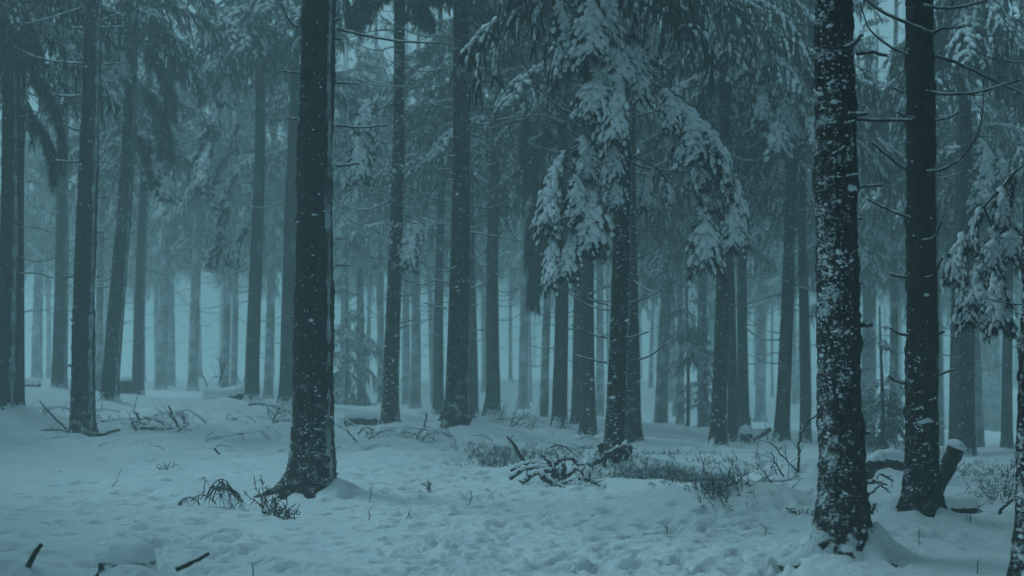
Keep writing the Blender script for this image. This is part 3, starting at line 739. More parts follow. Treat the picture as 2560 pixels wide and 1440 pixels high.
# own branches of the big stems, each where the photo shows it
def own_branch(idx, pts, r0, r1, fork=0, seed=0, snow=.9, wig=.012):
    """pts: (px, py, distance offset towards the viewer is negative)"""
    root, T, _ = ROOTS[idx]; d = TREES[idx][3]; r = np.random.default_rng(seed + 77)
    P = np.array([at(px, py, d + dd) for px, py, dd in pts]) - T.b
    t = np.linspace(0, 1, len(P)); tt = np.linspace(0, 1, max(6, 4 * len(P)))
    if len(P) > 2:
        Q = np.stack([np.interp(tt, t, P[:, k]) for k in range(3)], 1)
        for _ in range(3): Q[1:-1] = (Q[:-2] + 2 * Q[1:-1] + Q[2:]) / 4
    else: Q = np.stack([np.interp(tt, t, P[:, k]) for k in range(3)], 1)
    Q[1:] += r.normal(0, wig * r0 * 12, Q[1:].shape)
    R = np.linspace(r0, r1, len(Q)); gw = Geo(); gs = Geo()
    def both(Q, R):
        add_tube(gw, Q, R, 7)
        Tn = nrm(np.gradient(Q, axis=0)); hz = np.sqrt(np.maximum(0, 1 - Tn[:, 2] ** 2))
        Rs = np.maximum(R * .95, .005) * hz * snow * (1 + .3 * r.standard_normal(len(R))).clip(.35, 1.6)
        add_tube(gs, Q + np.array((0, 0, 1.0)) * (R * .8)[:, None], Rs, 7)
    both(Q, R)
    for k in range(fork):
        i = int(len(Q) * r.uniform(.45, .9)); dv = nrm(Q[min(i + 1, len(Q) - 1)] - Q[i - 1]) + r.normal(0, .5, 3)
        l = np.linalg.norm(Q[-1] - Q[0]) * r.uniform(.12, .3)
        s_ = np.linspace(0, 1, 5)[:, None]
        both(Q[i] + nrm(dv) * l * s_ + r.normal(0, .01, (5, 3)) * s_, np.linspace(R[i] * .6, .003, 5))
    ob = mobj('branch', gw.mesh('branch', [M_WOOD]), root)
    mobj('snow', gs.mesh('branch_snow', [M_SNOW]), ob)
B13 = [([(745, 70, 0), (725, 55, 0), (702, 10, 0)], .016, .008, 0), ([(845, 72, 0), (900, 88, -.1), (1000, 105, -.2), (1106, 108, -.3)], .016, .008, 1),
       ([(752, 184, 0), (708, 178, -.1)], .013, .01, 0), ([(750, 300, 0), (716, 295, -.1)], .012, .009, 0), ([(842, 314, 0), (900, 320, -.1), (968, 314, -.2)], .013, .008, 0),
       ([(842, 416, 0), (898, 409, -.1)], .013, .01, 0), ([(842, 207, .1), (900, 210, .1)], .014, .009, 0), ([(745, 792, 0), (729, 793, -.05)], .013, .012, 0), ([(747, 560, 0), (741, 545, -.05)], .022, .016, 0),
       ([(836, 52, -.1), (850, 46, -.15)], .016, .012, 0), ([(840, 98, 0), (852, 98, -.05)], .014, .012, 0), ([(838, 662, 0), (872, 664, .1)], .009, .007, 0), ([(838, 596, .1), (856, 597, .1)], .009, .007, 0)]
for k, (p_, a, b, f) in enumerate(B13): own_branch(13, p_, a, b, f, k)
B2 = [([(207, 18, 0), (150, 38, 0), (60, 62, -.2), (0, 82, -.3)], .016, .009, 2), ([(207, 71, 0), (179, 70, 0)], .02, .016, 0), ([(255, 70, 0), (310, 66, 0)], .02, .012, 0), ([(255, 52, 0), (298, 34, 0)], .022, .014, 0),
      ([(207, 160, 0), (130, 155, -.1), (80, 140, -.1), (34, 117, -.1)], .022, .012, 0), ([(258, 163, 0), (308, 156, -.1)], .018, .012, 0), ([(207, 241, 0), (160, 241, 0), (125, 234, -.1)], .022, .013, 0), ([(256, 241, 0), (283, 240, 0)], .016, .011, 0),
      ([(205, 326, 0), (180, 322, 0), (159, 311, 0)], .022, .014, 0), ([(204, 404, 0), (170, 405, 0), (138, 400, 0)], .02, .012, 0), ([(250, 404, 0), (275, 406, 0)], .015, .01, 0), ([(245, 493, 0), (272, 491, 0)], .016, .012, 0),
      ([(244, 580, 0), (262, 578, 0)], .016, .012, 0), ([(190, 692, 0), (160, 692, 0)], .02, .014, 0), ([(240, 692, 0), (248, 690, 0)], .016, .012, 0), ([(187, 800, 0), (176, 800, 0)], .022, .02, 0), ([(182, 915, 0), (172, 914, 0)], .022, .02, 0)]
for k, (p_, a, b, f) in enumerate(B2): own_branch(2, p_, a, b, f, 40 + k)
B35 = [([(2110, 122, -.16), (2130, 116, -.2), (2157, 87, -.25)], .022, .012, 0), ([(2140, 133, 0), (2180, 130, -.05), (2218, 140, -.1)], .015, .011, 0), ([(2122, 288, -.14), (2168, 284, -.2)], .018, .012, 0), ([(2112, 310, -.17), (2136, 304, -.2)], .012, .009, 0),
       ([(2140, 298, 0), (2200, 302, -.1), (2280, 300, -.2)], .014, .009, 0), ([(2118, 443, -.15), (2145, 438, -.2)], .014, .011, 0), ([(2145, 468, 0), (2206, 463, -.05)], .012, .009, 1), ([(2146, 812, 0), (2180, 813, -.05)], .019, .016, 0),
       ([(2152, 1080, 0), (2170, 1082, -.05)], .02, .016, 0), ([(2142, 547, 0), (2156, 547, 0)], .01, .008, 0), ([(2052, 122, 0), (2040, 126, -.05)], .02, .012, 0), ([(2145, 707, 0), (2158, 708, 0)], .01, .008, 0)]
for k, (p_, a, b, f) in enumerate(B35): own_branch(35, p_, a, b, f, 80 + k)
B37 = [([(2330, 85, -.1), (2300, 72, -.2), (2230, 42, -.2), (2190, 22, -.2), (2162, -5, -.2)], .018, .010, 0), ([(2334, 85, -.05), (2350, 72, -.1), (2385, 70, -.2), (2425, 62, -.3)], .016, .006, 4),
       ([(2310, 14, -.12), (2340, 20, -.2), (2400, 20, -.3), (2475, -2, -.4)], .016, .01, 1), ([(2268, 137, -.1), (2220, 115, -.2), (2170, 75, -.3), (2150, 5, -.4)], .012, .006, 0),
       ([(2335, 138, 0), (2400, 160, .2), (2470, 195, .4), (2550, 230, .6)], .015, .009, 1), ([(2315, 228, -.12), (2360, 238, -.2), (2450, 232, -.3), (2550, 200, -.4)], .014, .009, 2),
       ([(2312, 430, -.12), (2350, 428, -.2), (2410, 395, -.25), (2445, 340, -.3), (2458, 280, -.3), (2460, 200, -.3)], .014, .004, 3), ([(2275, 430, -.12), (2230, 400, -.2), (2180, 357, -.3)], .013, .010, 0),
       ([(2275, 546, -.12), (2220, 525, -.2), (2168, 498, -.3)], .014, .009, 0), ([(2285, 298, -.12), (2260, 292, -.2), (2242, 280, -.3)], .014, .011, 0), ([(2262, 305, 0), (2216, 296, -.1)], .011, .008, 0),
       ([(2262, 232, 0), (2226, 218, -.1)], .011, .008, 0), ([(2330, 300, -.05), (2370, 298, -.1), (2402, 278, -.2)], .010, .007, 0), ([(2306, 602, -.13), (2335, 598, -.2), (2355, 555, -.3)], .012, .01, 0), ([(2312, 695, -.13), (2335, 690, -.2), (2356, 645, -.3)], .012, .01, 0),
       ([(2268, 694, -.1), (2240, 690, -.2), (2224, 684, -.25)], .014, .011, 0), ([(2270, 838, -.1), (2245, 835, -.2), (2226, 818, -.25)], .014, .01, 0), ([(2306, 838, -.13), (2318, 806, -.2)], .011, .009, 0), ([(2304, 872, -.13), (2316, 848, -.2)], .01, .008, 0),
       ([(2338, 838, 0), (2362, 829, -.1)], .012, .01, 0), ([(2338, 942, 0), (2386, 923, -.1)], .011, .008, 1), ([(2268, 958, -.1), (2240, 952, -.2), (2222, 940, -.25)], .014, .01, 0), ([(2315, 1008, -.12), (2340, 997, -.2)], .014, .01, 0), ([(2338, 745, 0), (2346, 744, 0)], .01, .01, 0)]
for k, (p_, a, b, f) in enumerate(B37): own_branch(37, p_, a, b, f, 120 + k)
B26 = [([(1520, 762, 0), (1470, 750, 0), (1430, 722, -.1)], .013, .009, 0), ([(1518, 908, 0), (1480, 900, 0), (1440, 889, -.1)], .013, .01, 0), ([(1518, 845, 0), (1470, 835, 0), (1430, 812, -.1)], .013, .009, 0), ([(1562, 905, 0), (1620, 895, -.1), (1666, 858, -.2)], .013, .009, 1),
       ([(1562, 762, 0), (1620, 745, -.1), (1690, 700, -.2)], .012, .008, 1), ([(1562, 848, 0), (1622, 830, -.1)], .012, .009, 0), ([(1540, 655, -.1), (1556, 640, -.2), (1572, 590, -.3)], .010, .008, 0), ([(1560, 980, 0), (1584, 978, 0)], .012, .01, 0), ([(1562, 655, 0), (1610, 640, -.1), (1648, 618, -.1)], .012, .008, 0),
       ([(1540, 310, 0), (1480, 300, -.1), (1400, 275, -.2), (1340, 215, -.3), (1300, 140, -.3)], .02, .008, 5), ([(1530, 400, 0), (1450, 345, -.2), (1365, 285, -.3), (1300, 292, -.4), (1240, 300, -.5)], .014, .007, 2), ([(1560, 400, 0), (1620, 380, 0), (1660, 345, 0)], .014, .008, 1), ([(1562, 300, 0), (1620, 285, 0), (1660, 270, 0)], .014, .008, 1)]
for k, (p_, a, b, f) in enumerate(B26): own_branch(26, p_, a, b, f, 160 + k)
B18 = [([(1170, 160, 0), (1230, 180, 0), (1300, 235, -.1), (1370, 300, -.2)], .02, .009, 2), ([(1172, 275, 0), (1230, 270, 0), (1290, 262, 0)], .016, .009, 1), ([(1172, 335, 0), (1220, 350, 0), (1300, 420, -.1)], .018, .009, 1), ([(1172, 425, 0), (1230, 500, -.1), (1290, 600, -.2)], .016, .008, 0),
       ([(1172, 580, 0), (1240, 590, 0), (1310, 606, 0)], .016, .009, 0), ([(1125, 140, 0), (1080, 200, 0), (1030, 220, 0), (980, 216, 0)], .014, .008, 0), ([(1125, 210, 0), (1090, 250, 0), (1040, 285, 0)], .012, .007, 0), ([(1125, 270, 0), (1080, 262, 0), (1030, 235, 0)], .014, .008, 1),
       ([(1125, 430, 0), (1075, 480, 0), (1050, 560, 0)], .013, .007, 1), ([(1125, 505, 0), (1080, 495, 0), (1010, 460, 0)], .014, .008, 1), ([(1172, 50, 0), (1230, 90, 0), (1300, 105, 0)], .016, .009, 1), ([(1115, 770, 0), (1090, 768, 0), (1062, 757, 0)], .014, .01, 0), ([(1165, 770, 0), (1197, 760, 0)], .014, .01, 0),
       ([(1170, 650, 0), (1220, 630, 0), (1280, 540, -.1)], .012, .007, 0), ([(1170, 210, 0), (1240, 215, .1), (1290, 190, .1)], .013, .008, 1), ([(1120, 705, 0), (1080, 700, 0), (1050, 682, 0)], .012, .008, 0)]
for k, (p_, a, b, f) in enumerate(B18): own_branch(18, p_, a, b, f, 190 + k)
B14 = [([(1008, 225, 0), (1060, 215, 0), (1100, 150, 0), (1140, 90, 0)], .012, .007, 1), ([(1008, 150, 0), (1060, 140, 0), (1110, 90, 0)], .012, .008, 0), ([(972, 215, 0), (930, 212, 0), (900, 200, 0)], .012, .008, 0), ([(972, 360, 0), (940, 350, 0), (910, 320, 0)], .013, .008, 0),
       ([(1005, 355, 0), (1020, 335, 0), (1060, 330, 0)], .013, .008, 1), ([(1000, 740, 0), (1030, 738, 0), (1055, 718, 0)], .014, .01, 0), ([(1000, 808, 0), (1038, 798, 0)], .011, .008, 0), ([(1002, 512, 0), (1030, 505, 0), (1065, 482, 0)], .012, .008, 0), ([(1002, 410, 0), (1035, 395, 0)], .013, .009, 0)]
for k, (p_, a, b, f) in enumerate(B14): own_branch(14, p_, a, b, f, 220 + k)

# ------------------------------------------------------------------ fogged trees further back
FAR = np.random.default_rng(77)
for k in range(56):
    d = FAR.uniform(74, 165)
    px = -60 + (k + FAR.uniform(.1, .9)) * 2680 / 56
    x = (px - 1280) / F * d
    zz = float(gz(x, d)); py = HOR + (CAMZ - zz) / d * F
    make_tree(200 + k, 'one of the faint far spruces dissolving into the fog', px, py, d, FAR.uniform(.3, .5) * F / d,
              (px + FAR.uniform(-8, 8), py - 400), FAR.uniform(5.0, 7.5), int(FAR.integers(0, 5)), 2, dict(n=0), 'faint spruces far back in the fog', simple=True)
# more distant canopy trees between, standing beyond the first rows
PARTLY = ('fogged spruce behind the slanting spruce and the peg-branched one', 'fogged spruce in the bright fog gap behind the thick snow-covered log', 'fogged spruce hidden behind the thickest dark spruce',
          'fogged spruce between the ground-boughed young spruce and the speckled stem', 'fogged spruce behind the dark hanging needle curtains', 'fogged spruce hidden behind the snow-laden spruce and its plain companion',
          'fogged spruce behind the thin bare-stemmed young spruce', 'fogged spruce behind the small dark young spruce of the slope', 'fogged spruce hidden behind the patchy big spruce', 'fogged spruce in the gap between the two big stems',
          'fogged spruce behind the dusted one past the leaning log', 'distant fogged spruce just behind the evenly speckled stem', 'distant fogged spruce behind the shaggy low-boughed one')
for k, (px, d, cb) in enumerate(((250, 48, 6), (560, 58, 7), (800, 46, 6.5), (905, 50, 6.6), (1360, 48, 7), (1560, 44, 6), (1700, 52, 6), (1760, 46, 5.4), (2080, 46, 5.2), (2230, 42, 6), (2450, 44, 6.4), (955, 60, 6.8), (2175, 52, 5.6))):
    x = (px - 1280) / F * d; zz = float(gz(x, d)); py = HOR + (CAMZ - zz) / d * F
    make_tree(150 + k, PARTLY[k], px, py, d, FAR.uniform(.26, .36) * F / d,
              (px + FAR.uniform(-8, 8), py - 400), cb, int(FAR.integers(1, 5)), 2, dict(n=5), 'fogged spruces part hidden behind nearer stems')
for k in range(26):
    d = FAR.uniform(60, 90); px = -30 + (k + FAR.uniform(0, 1)) * 2620 / 26
    x = (px - 1280) / F * d; zz = float(gz(x, d)); py = HOR + (CAMZ - zz) / d * F
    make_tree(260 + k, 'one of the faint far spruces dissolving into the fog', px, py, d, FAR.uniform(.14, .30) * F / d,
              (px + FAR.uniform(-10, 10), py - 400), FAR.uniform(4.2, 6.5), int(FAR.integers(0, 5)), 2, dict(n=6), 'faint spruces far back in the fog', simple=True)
# unseen spruces added beside and behind the viewpoint, to shade the near fog
SHADE_RING = [(-2.2, 3.0, 7.6), (2.4, 4.6, 7.8), (-.9, -1.2, 6.2), (2.6, -1.8, 6.2), (-3.6, -1.5, 6.0), (1.0, -5.5, 4.6), (-4.8, 3.6, 6.8), (5.0, 3.8, 6.8), (-2.4, -6.2, 4.2), (4.6, -5.4, 4.4), (-6.4, -4.6, 4.2), (7.4, -1.6, 4.6)]
for k, y in enumerate(np.arange(7.5, 44, 4.1)):
    for sd_ in (-1, 1):
        SHADE_RING.append((sd_ * (.36 * y + 4.9 + 1.6 * ((k * 7 + sd_) % 3) / 2), y + .9 * sd_, 4.0 + .5 * (k % 3)))
        if k % 2 == 0: SHADE_RING.append((sd_ * (.36 * y + 8.6), y + 2, 3.8))
for k, (x, y, cb) in enumerate(SHADE_RING): make_shade_spruce(170 + k, x, y, cb)
# young spruces with boughs to the ground
for k, (lab, px, d, h, wd, ym) in enumerate((('young spruce with boughs to the ground in the fog beside the thickest stem', 866, 50, 6.6, 1.1, 0), ('thin bare-stemmed young spruce with a narrow crown beside the flared fogged spruce', 1718, 41, 5.2, .62, 1),
                                         ('small dark young spruce at the foot of the slope, by the thin bare-stemmed one', 1760, 45, 3.4, .85, 1), ('young spruce with shaggy boughs between the two big stems', 2202, 30, 3.2, .62, 1))):
    x = (px - 1280) / F * d; zz = float(gz(x, d))
    root = bpy.data.objects.new('young_spruce', None); link(root); root.location = (x, d, zz); tag(root, lab, 'tree')
    g = Geo(); s_ = np.linspace(0, 1, 12)
    add_tube(g, np.stack([.02 * np.sin(s_ * 5), 0 * s_, -.2 + s_ * (h + .1)], 1), .055 * (1 - .85 * s_) + .006, 10)
    mobj('trunk', g.mesh('trunk', [M_BARKM]), root)
    z0 = .35 if k != 1 else 2.0
    c = mobj('crown', YOUNG[ym], root, (0, 0, z0)); c.scale = (wd, wd, (h - z0) / 5.0); c.rotation_euler = (0, 0, k * 1.3)

# ------------------------------------------------------------------ fallen wood, stumps, shrubs
def smooth_path(P, n=None, it=2):
    P = np.asarray(P, float); t = np.linspace(0, 1, len(P)); tt = np.linspace(0, 1, n or max(7, 4 * len(P)))
    Q = np.stack([np.interp(tt, t, P[:, k]) for k in range(3)], 1)
    if len(P) > 2:
        for _ in range(it): Q[1:-1] = (Q[:-2] + 2 * Q[1:-1] + Q[2:]) / 4
    return Q
def wood(name, label, cat, pts, r0, r1, group=None, twigs=0, snow=.9, seed=0, wig=.006, tw_len=.25, sides=8, tdown=0.0, snow_w=1.0):
    """a branch or log along world points; snow lies on it as its own part"""
    r = np.random.default_rng(seed + 900)
    Q = smooth_path(pts); o_ = Q[0].copy(); Q = Q - o_
    Q[1:] += r.normal(0, wig, Q[1:].shape)
    R = np.linspace(r0, r1, len(Q)) * (1 + (.08 if r0 < .05 else .02) * r.standard_normal(len(Q)))
    gw, gs = Geo(), Geo()
    def both(Q, R, sd_=sides):
        add_tube(gw, Q, R, sd_)
        if snow > 0:
            Tn = nrm(np.gradient(Q, axis=0)); hz = np.sqrt(np.maximum(0, 1 - Tn[:, 2] ** 2)) ** 1.5
            Rs = np.maximum(R * .98 * snow_w, .004) * hz * snow * (1 + (.22 if R[0] < .05 else .05) * r.standard_normal(len(R))).clip(.4, 1.5) + .0008
            add_tube(gs, Q + np.array((0, 0, 1.0)) * (R * .7)[:, None], Rs, sd_)
    both(Q, R)
    for k in range(twigs):
        i = int(r.integers(max(1, len(Q) // 5), len(Q))); i = min(i, len(Q) - 1)
        tan = nrm(Q[i] - Q[i - 1]); dv = nrm(tan * .6 + r.normal(0, .75, 3) + np.array((0, 0, .15)))
        l = tw_len * r.uniform(.4, 1.2); s_ = np.linspace(0, 1, 5)[:, None]
        P2 = Q[i] + dv * l * s_ + np.array((0, 0, -1.0)) * tdown * l * s_ ** 2 + r.normal(0, .06, 3) * l * s_ ** 2
        both(P2, np.linspace(min(R[i] * .5, .012), .003, 5), 4)
        if tw_len > .2 and r.uniform() < .6:
            dv2 = nrm(dv + r.normal(0, .6, 3)); both(P2[2] + dv2 * l * .45 * s_ + np.array((0, 0, -1.0)) * tdown * l * .4 * s_ ** 2, np.linspace(.005, .0025, 5), 4)
    ob = tag(mobj(name, gw.mesh(name, [M_WOOD]), None, o_), label, cat, group)
    if snow > 0: mobj('snow', gs.mesh('lying_snow', [M_SNOW]), ob)
    return ob
def gp(px, py, dz=0.0):
    p = ground(px, py); p = p.copy(); p[2] = gz(p[0], p[1]) + dz; return p
def pix(d, *pts): return [at(px, py, d + (e[0] if e else 0)) for px, py, *e in pts]

def stump(label, px, py, d, r, h, cap, seed, bury=.25):
    b = at(px, py, d); b[2] = gz(b[0], b[1])
    root = bpy.data.objects.new('tree_stump', None); link(root); root.location = b; tag(root, label, 'stump')
    n = 48; zs = np.concatenate([np.linspace(-bury, h, 22)]); az = np.arange(n) * 2 * math.pi / n
    Zg, Ag = np.meshgrid(zs, az, indexing='ij')
    R = r * (1 + .22 * np.exp(-np.maximum(Zg, 0) / .09) * (1 + .4 * np.sin(4 * Ag + seed))) * (1 + .05 * fbm(np.cos(Ag) * 3, np.sin(Ag) * 3, Zg * 8, seed=seed, o=2)) + .008 * fbm(np.cos(Ag) * 9, np.sin(Ag) * 9, Zg * 14, seed=seed + 1, o=2)
    V = np.stack([np.cos(Ag) * R, np.sin(Ag) * R, Zg], -1).reshape(-1, 3)
    i, j = np.meshgrid(np.arange(len(zs) - 1), np.arange(n), indexing='ij'); i = i.ravel(); j = j.ravel(); j2 = (j + 1) % n
    g = Geo(); g.add(V, np.stack([i * n + j, i * n + j2, (i + 1) * n + j2, (i + 1) * n + j], 1))
    mobj('bark', g.mesh('stump_bark', [M_BARKM]), root)
    g = Geo(); rim = V[-n:]; t = np.stack([np.full(n, n), np.arange(n), (np.arange(n) + 1) % n], 1)
    g.add(np.concatenate([rim * np.array((1, 1, .998)), [[0, 0, h * .998]]]), t)
    mobj('cut_face', g.mesh('cut_face', [M_WOOD]), root)
    v, f = ICO[3]; rr = 1 + .16 * fbm(v[:, 0] * 2.6 + seed, v[:, 1] * 2.6, v[:, 2] * 2.6, seed=seed, o=4)
    q = v * rr[:, None]; q[:, 2] = np.where(q[:, 2] < 0, q[:, 2] * .25, q[:, 2] ** 1.0)
    sq = np.maximum(np.abs(q[:, :2]).max(1), 1e-6)
    q = q * np.array((r * 1.10, r * 1.10, cap)) + np.array((0, 0, h + .01))
    g = Geo(); g.add(q, f); mobj('snow_cap', g.mesh('snow_cap', [M_SNOW]), root)
    return root
stump('low stump under a thick snow cap in the open trodden snow', 318, 1450, 9.15, .165, .085, .13, 3)
stump('snow-capped stump beside a slim spruce behind the slanting one', 314, 985, 42, .19, .5, .14, 8)
stump('round snow-topped stump on the slope behind the dead brushwood', 1866, 1108, 31, .13, .26, .2, 5)
# sticks in the open snow
wood('broken_stick', 'broken dark stick poking out of the snow beside the capped stump', 'stick', pix(9.3, (440, 1424), (486, 1404, .05), (522, 1383, .1)), .017, .013, snow=.6, seed=1, wig=.001)
wood('broken_stick', 'crooked dark stick standing up from a rounded snow lump', 'stick', pix(8.9, (58, 1440), (72, 1412), (90, 1378), (104, 1361)), .02, .014, snow=.35, seed=2, wig=.002)
for k, (px, py, tx, ty, lab) in enumerate(((632, 1436, 628, 1408, 'tiny forked twig upright in the open snow near the bent stick'), (275, 1218, 302, 1175, 'thin straight twig slanting out of smooth snow'), (921, 1250, 930, 1213, 'short upright twig beside the thickest spruce foot'),
        (1172, 1258, 1178, 1228, 'small upright twig in the trodden path'), (2294, 1366, 2297, 1318, 'thin upright twig between the two biggest spruces and the edge stem'), (2438, 1432, 2444, 1400, 'small forked twig by the mottled edge stem'),
        (922, 1290, 921, 1277, 'tiny dark peg in the snow below the thickest spruce'), (1668, 1335, 1663, 1312, 'tiny dark twig in the trodden snow below the smooth mounds'), (2420, 1310, 2426, 1285, 'leafy dark sprig standing in snow by the half-buried log'),
        (1910, 1335, 1914, 1316, 'tiny dark sprig in the snow near the root-spread spruce'), (1005, 1300, 1026, 1275, 'fine twig leaning in the trodden snow below the spruce mound'))):
    a = gp(px, py, -.05); b = at(tx, ty, a[1])
    wood('upright_twig', lab, 'twig', [a, (a + b) / 2 + np.array((.01, 0, 0)), b], .005, .003, twigs=2 + (k in (8, 9)) * 6, snow=.3 if k % 2 else 0, seed=20 + k, tw_len=.08, sides=5, wig=.002)
a = gp(798, 1248 - 20); 
wood('fallen_stick', 'thick stick lying against the foot of the peg-branched spruce', 'stick', pix(24.9, (248, 1087), (275, 1080), (297, 1075)), .03, .028, snow=.8, seed=3)
wood('leaning_stick', 'long thin stick leaning towards the peg-branched spruce', 'stick', pix(25.2, (168, 1073), (130, 1040), (98, 1000)), .02, .012, snow=.5, seed=4, twigs=2, tw_len=.15)
wood('fallen_stick', 'low stick lying flat behind the peg-branched spruce', 'stick', pix(25.8, (170, 1078), (130, 1073), (98, 1076)), .025, .015, snow=.9, seed=5, twigs=2)
wood('fallen_stick', 'thin dead branch lying by the double spruce', 'stick', pix(27, (-8, 1047), (25, 1056), (62, 1062)), .02, .008, snow=.7, seed=6, twigs=7, tw_len=.3)
wood('broken_stick', 'small dark stick lying on snow beside the raised mound path', 'stick', pix(23.5, (1087, 1137), (1108, 1127)), .018, .014, snow=.5, seed=7)
wood('broken_stick', 'small dark stick lying in open snow past the brash piles', 'stick', pix(21.5, (535, 1122), (549, 1136)), .016, .012, snow=.3, seed=8)

def heap(label, group, items, r=(.02, .03), seed=0, name='fallen_branch', **kw):
    for k, (d, pts, tw) in enumerate(items):
        rr = random.Random(seed + k)
        rad = rr.uniform(*r)
        wood(name, label, 'branch', pix(d, *pts), rad, rad * .55, group, twigs=tw, seed=seed + k, **kw)
# the tangled heap before the snow-bough spruce
heap('snow-topped dead branch of the tangled heap before the snow-bough spruce', 'branches of the tangled heap', [
    (17.6, ((1275, 1195), (1310, 1172), (1350, 1168), (1400, 1178, .2)), 5), (17.4, ((1300, 1205), (1330, 1185), (1375, 1178), (1420, 1190, .1)), 4), (17.8, ((1280, 1180), (1310, 1160), (1345, 1160, .1)), 3),
    (17.2, ((1305, 1208), (1318, 1196), (1345, 1180), (1380, 1172)), 4), (17.3, ((1388, 1195), (1378, 1165), (1370, 1150), (1356, 1140)), 3), (17.2, ((1400, 1200), (1392, 1180), (1380, 1158), (1372, 1150)), 3),
    (17.1, ((1410, 1200), (1409, 1178), (1408, 1160)), 1), (17.3, ((1420, 1190), (1440, 1170), (1455, 1180), (1462, 1205)), 6), (17.0, ((1395, 1232), (1400, 1212), (1430, 1200)), 2), (16.9, ((1440, 1215), (1470, 1218), (1500, 1226), (1520, 1236)), 5),
    (16.8, ((1428, 1236), (1412, 1222), (1398, 1212)), 2), (17.4, ((1385, 1160), (1405, 1146), (1425, 1145), (1450, 1165)), 7), (17.0, ((1350, 1190), (1370, 1200), (1390, 1215), (1410, 1222)), 3), (17.0, ((1435, 1225), (1445, 1210), (1452, 1196)), 1), (17.1, ((1460, 1195), (1480, 1205), (1500, 1215)), 6)], (.024, .040), 50, snow_w=1.35, tw_len=.2)
wood('pointing_stick', 'dark bare stick pointing up out of the tangled heap', 'stick', pix(18.2, (1312, 1160), (1295, 1130), (1280, 1105), (1268, 1090)), .026, .014, snow=.3, seed=71, twigs=2, tw_len=.12)
wood('bent_branch', 'thin arched branch bowing over the low heather', 'branch', pix(20, (1374, 1117), (1395, 1112), (1415, 1117), (1432, 1132)), .012, .01, snow=.5, seed=72)
wood('broken_trunk_piece', 'splintered snowy branch slanting up across the uprooted spruce foot', 'branch', pix(19.0, (1450, 1166), (1490, 1158), (1530, 1132), (1568, 1117)), .022, .055, snow=.8, seed=73, twigs=9, tw_len=.35, tdown=.8)
wood('exposed_root', 'dark root curving down from the uprooted spruce foot', 'root', pix(18.9, (1510, 1150), (1514, 1172), (1525, 1190), (1548, 1204)), .035, .018, snow=.5, seed=74, twigs=5)
for k, pts in enumerate((((1560, 1120), (1545, 1150), (1512, 1172)), ((1575, 1115), (1570, 1140), (1545, 1168)), ((1500, 1110), (1505, 1135), (1520, 1165)), ((1530, 1140), (1550, 1160), (1575, 1160)))):
    wood('exposed_root', 'rough root of the uprooted plate under the snow-bough spruce', 'root', pix(19.25, *pts), .05, .02, 'roots of the uprooted plate', twigs=6, seed=75 + k, snow=.5, tw_len=.16)
# other brash piles
heap('snowy branch of the brash pile in the open beyond the peg-branched spruce', 'branches of the open brash pile', [
    (27, ((355, 1060), (345, 1040), (335, 1028)), 1), (27, ((375, 1068), (350, 1055), (332, 1052)), 3), (26.8, ((350, 1088), (338, 1070), (330, 1055)), 4), (26.8, ((425, 1072), (400, 1052), (375, 1046), (358, 1042)), 4), (26.6, ((455, 1072), (440, 1058), (428, 1035), (422, 1014)), 2),
    (26.7, ((350, 1070), (390, 1068), (430, 1072)), 5), (26.5, ((395, 1088), (430, 1082), (455, 1070), (470, 1058)), 6), (26.7, ((440, 1076), (462, 1062), (458, 1040)), 6), (26.9, ((430, 1070), (415, 1058), (408, 1050)), 2)], (.022, .042), 130, tw_len=.4, snow_w=1.4)
heap('snowy branch of the brushwood around the thickest spruce', 'branches of the brushwood beyond the thickest spruce', [
    (29, ((590, 1068), (640, 1082), (690, 1096), (725, 1104)), 8), (30, ((545, 1072), (565, 1055), (590, 1045), (600, 1070)), 14), (30, ((530, 1070), (545, 1066), (560, 1062)), 2), (31, ((620, 1010), (650, 1008), (690, 1014), (720, 1030)), 12), (30, ((680, 1060), (690, 1035), (710, 1025), (730, 1030)), 14),
    (29.5, ((660, 1075), (690, 1050), (728, 1046)), 12), (28.5, ((700, 1110), (730, 1085)), 9), (28.5, ((640, 1108), (655, 1095), (660, 1090)), 2)], (.02, .035), 150, tw_len=.55, tdown=.9, snow_w=1.3)
heap('snowy branch of the brushwood by the evenly speckled spruce', 'branches of the brushwood by the speckled spruce', [
    (24.5, ((903, 1126), (890, 1100), (870, 1078), (842, 1063)), 1), (25.5, ((920, 1098), (945, 1080), (980, 1076)), 10), (25, ((1060, 1140), (1046, 1110), (1020, 1096), (990, 1092)), 12), (24.8, ((1008, 1130), (1035, 1112), (1062, 1095), (1070, 1080)), 4), (25.5, ((1040, 1088), (1062, 1070), (1066, 1032)), 4),
    (25.3, ((975, 1092), (1010, 1080), (1040, 1085), (1046, 1105)), 12), (25.4, ((920, 1115), (935, 1100), (950, 1092)), 8), (26, ((895, 1085), (910, 1068), (930, 1070), (930, 1090)), 12), (24.8, ((1000, 1112), (1030, 1110), (1060, 1128)), 12)], (.012, .02), 170, tw_len=.45, tdown=.9, snow_w=1.4)
heap('snowy twiggy branch lying behind the heather on the slope', 'twiggy branches behind the heather', [
    (29, ((1188, 1066), (1220, 1062), (1260, 1064)), 8), (29, ((1180, 1075), (1220, 1078), (1270, 1080)), 10), (28.5, ((1250, 1085), (1290, 1080), (1340, 1092)), 6), (28.5, ((1250, 1085), (1290, 1060), (1310, 1035)), 16), (28.3, ((1240, 1088), (1290, 1084), (1330, 1070)), 14), (29, ((1200, 1070), (1230, 1050), (1260, 1045)), 10)], (.014, .022), 190, tw_len=.6)
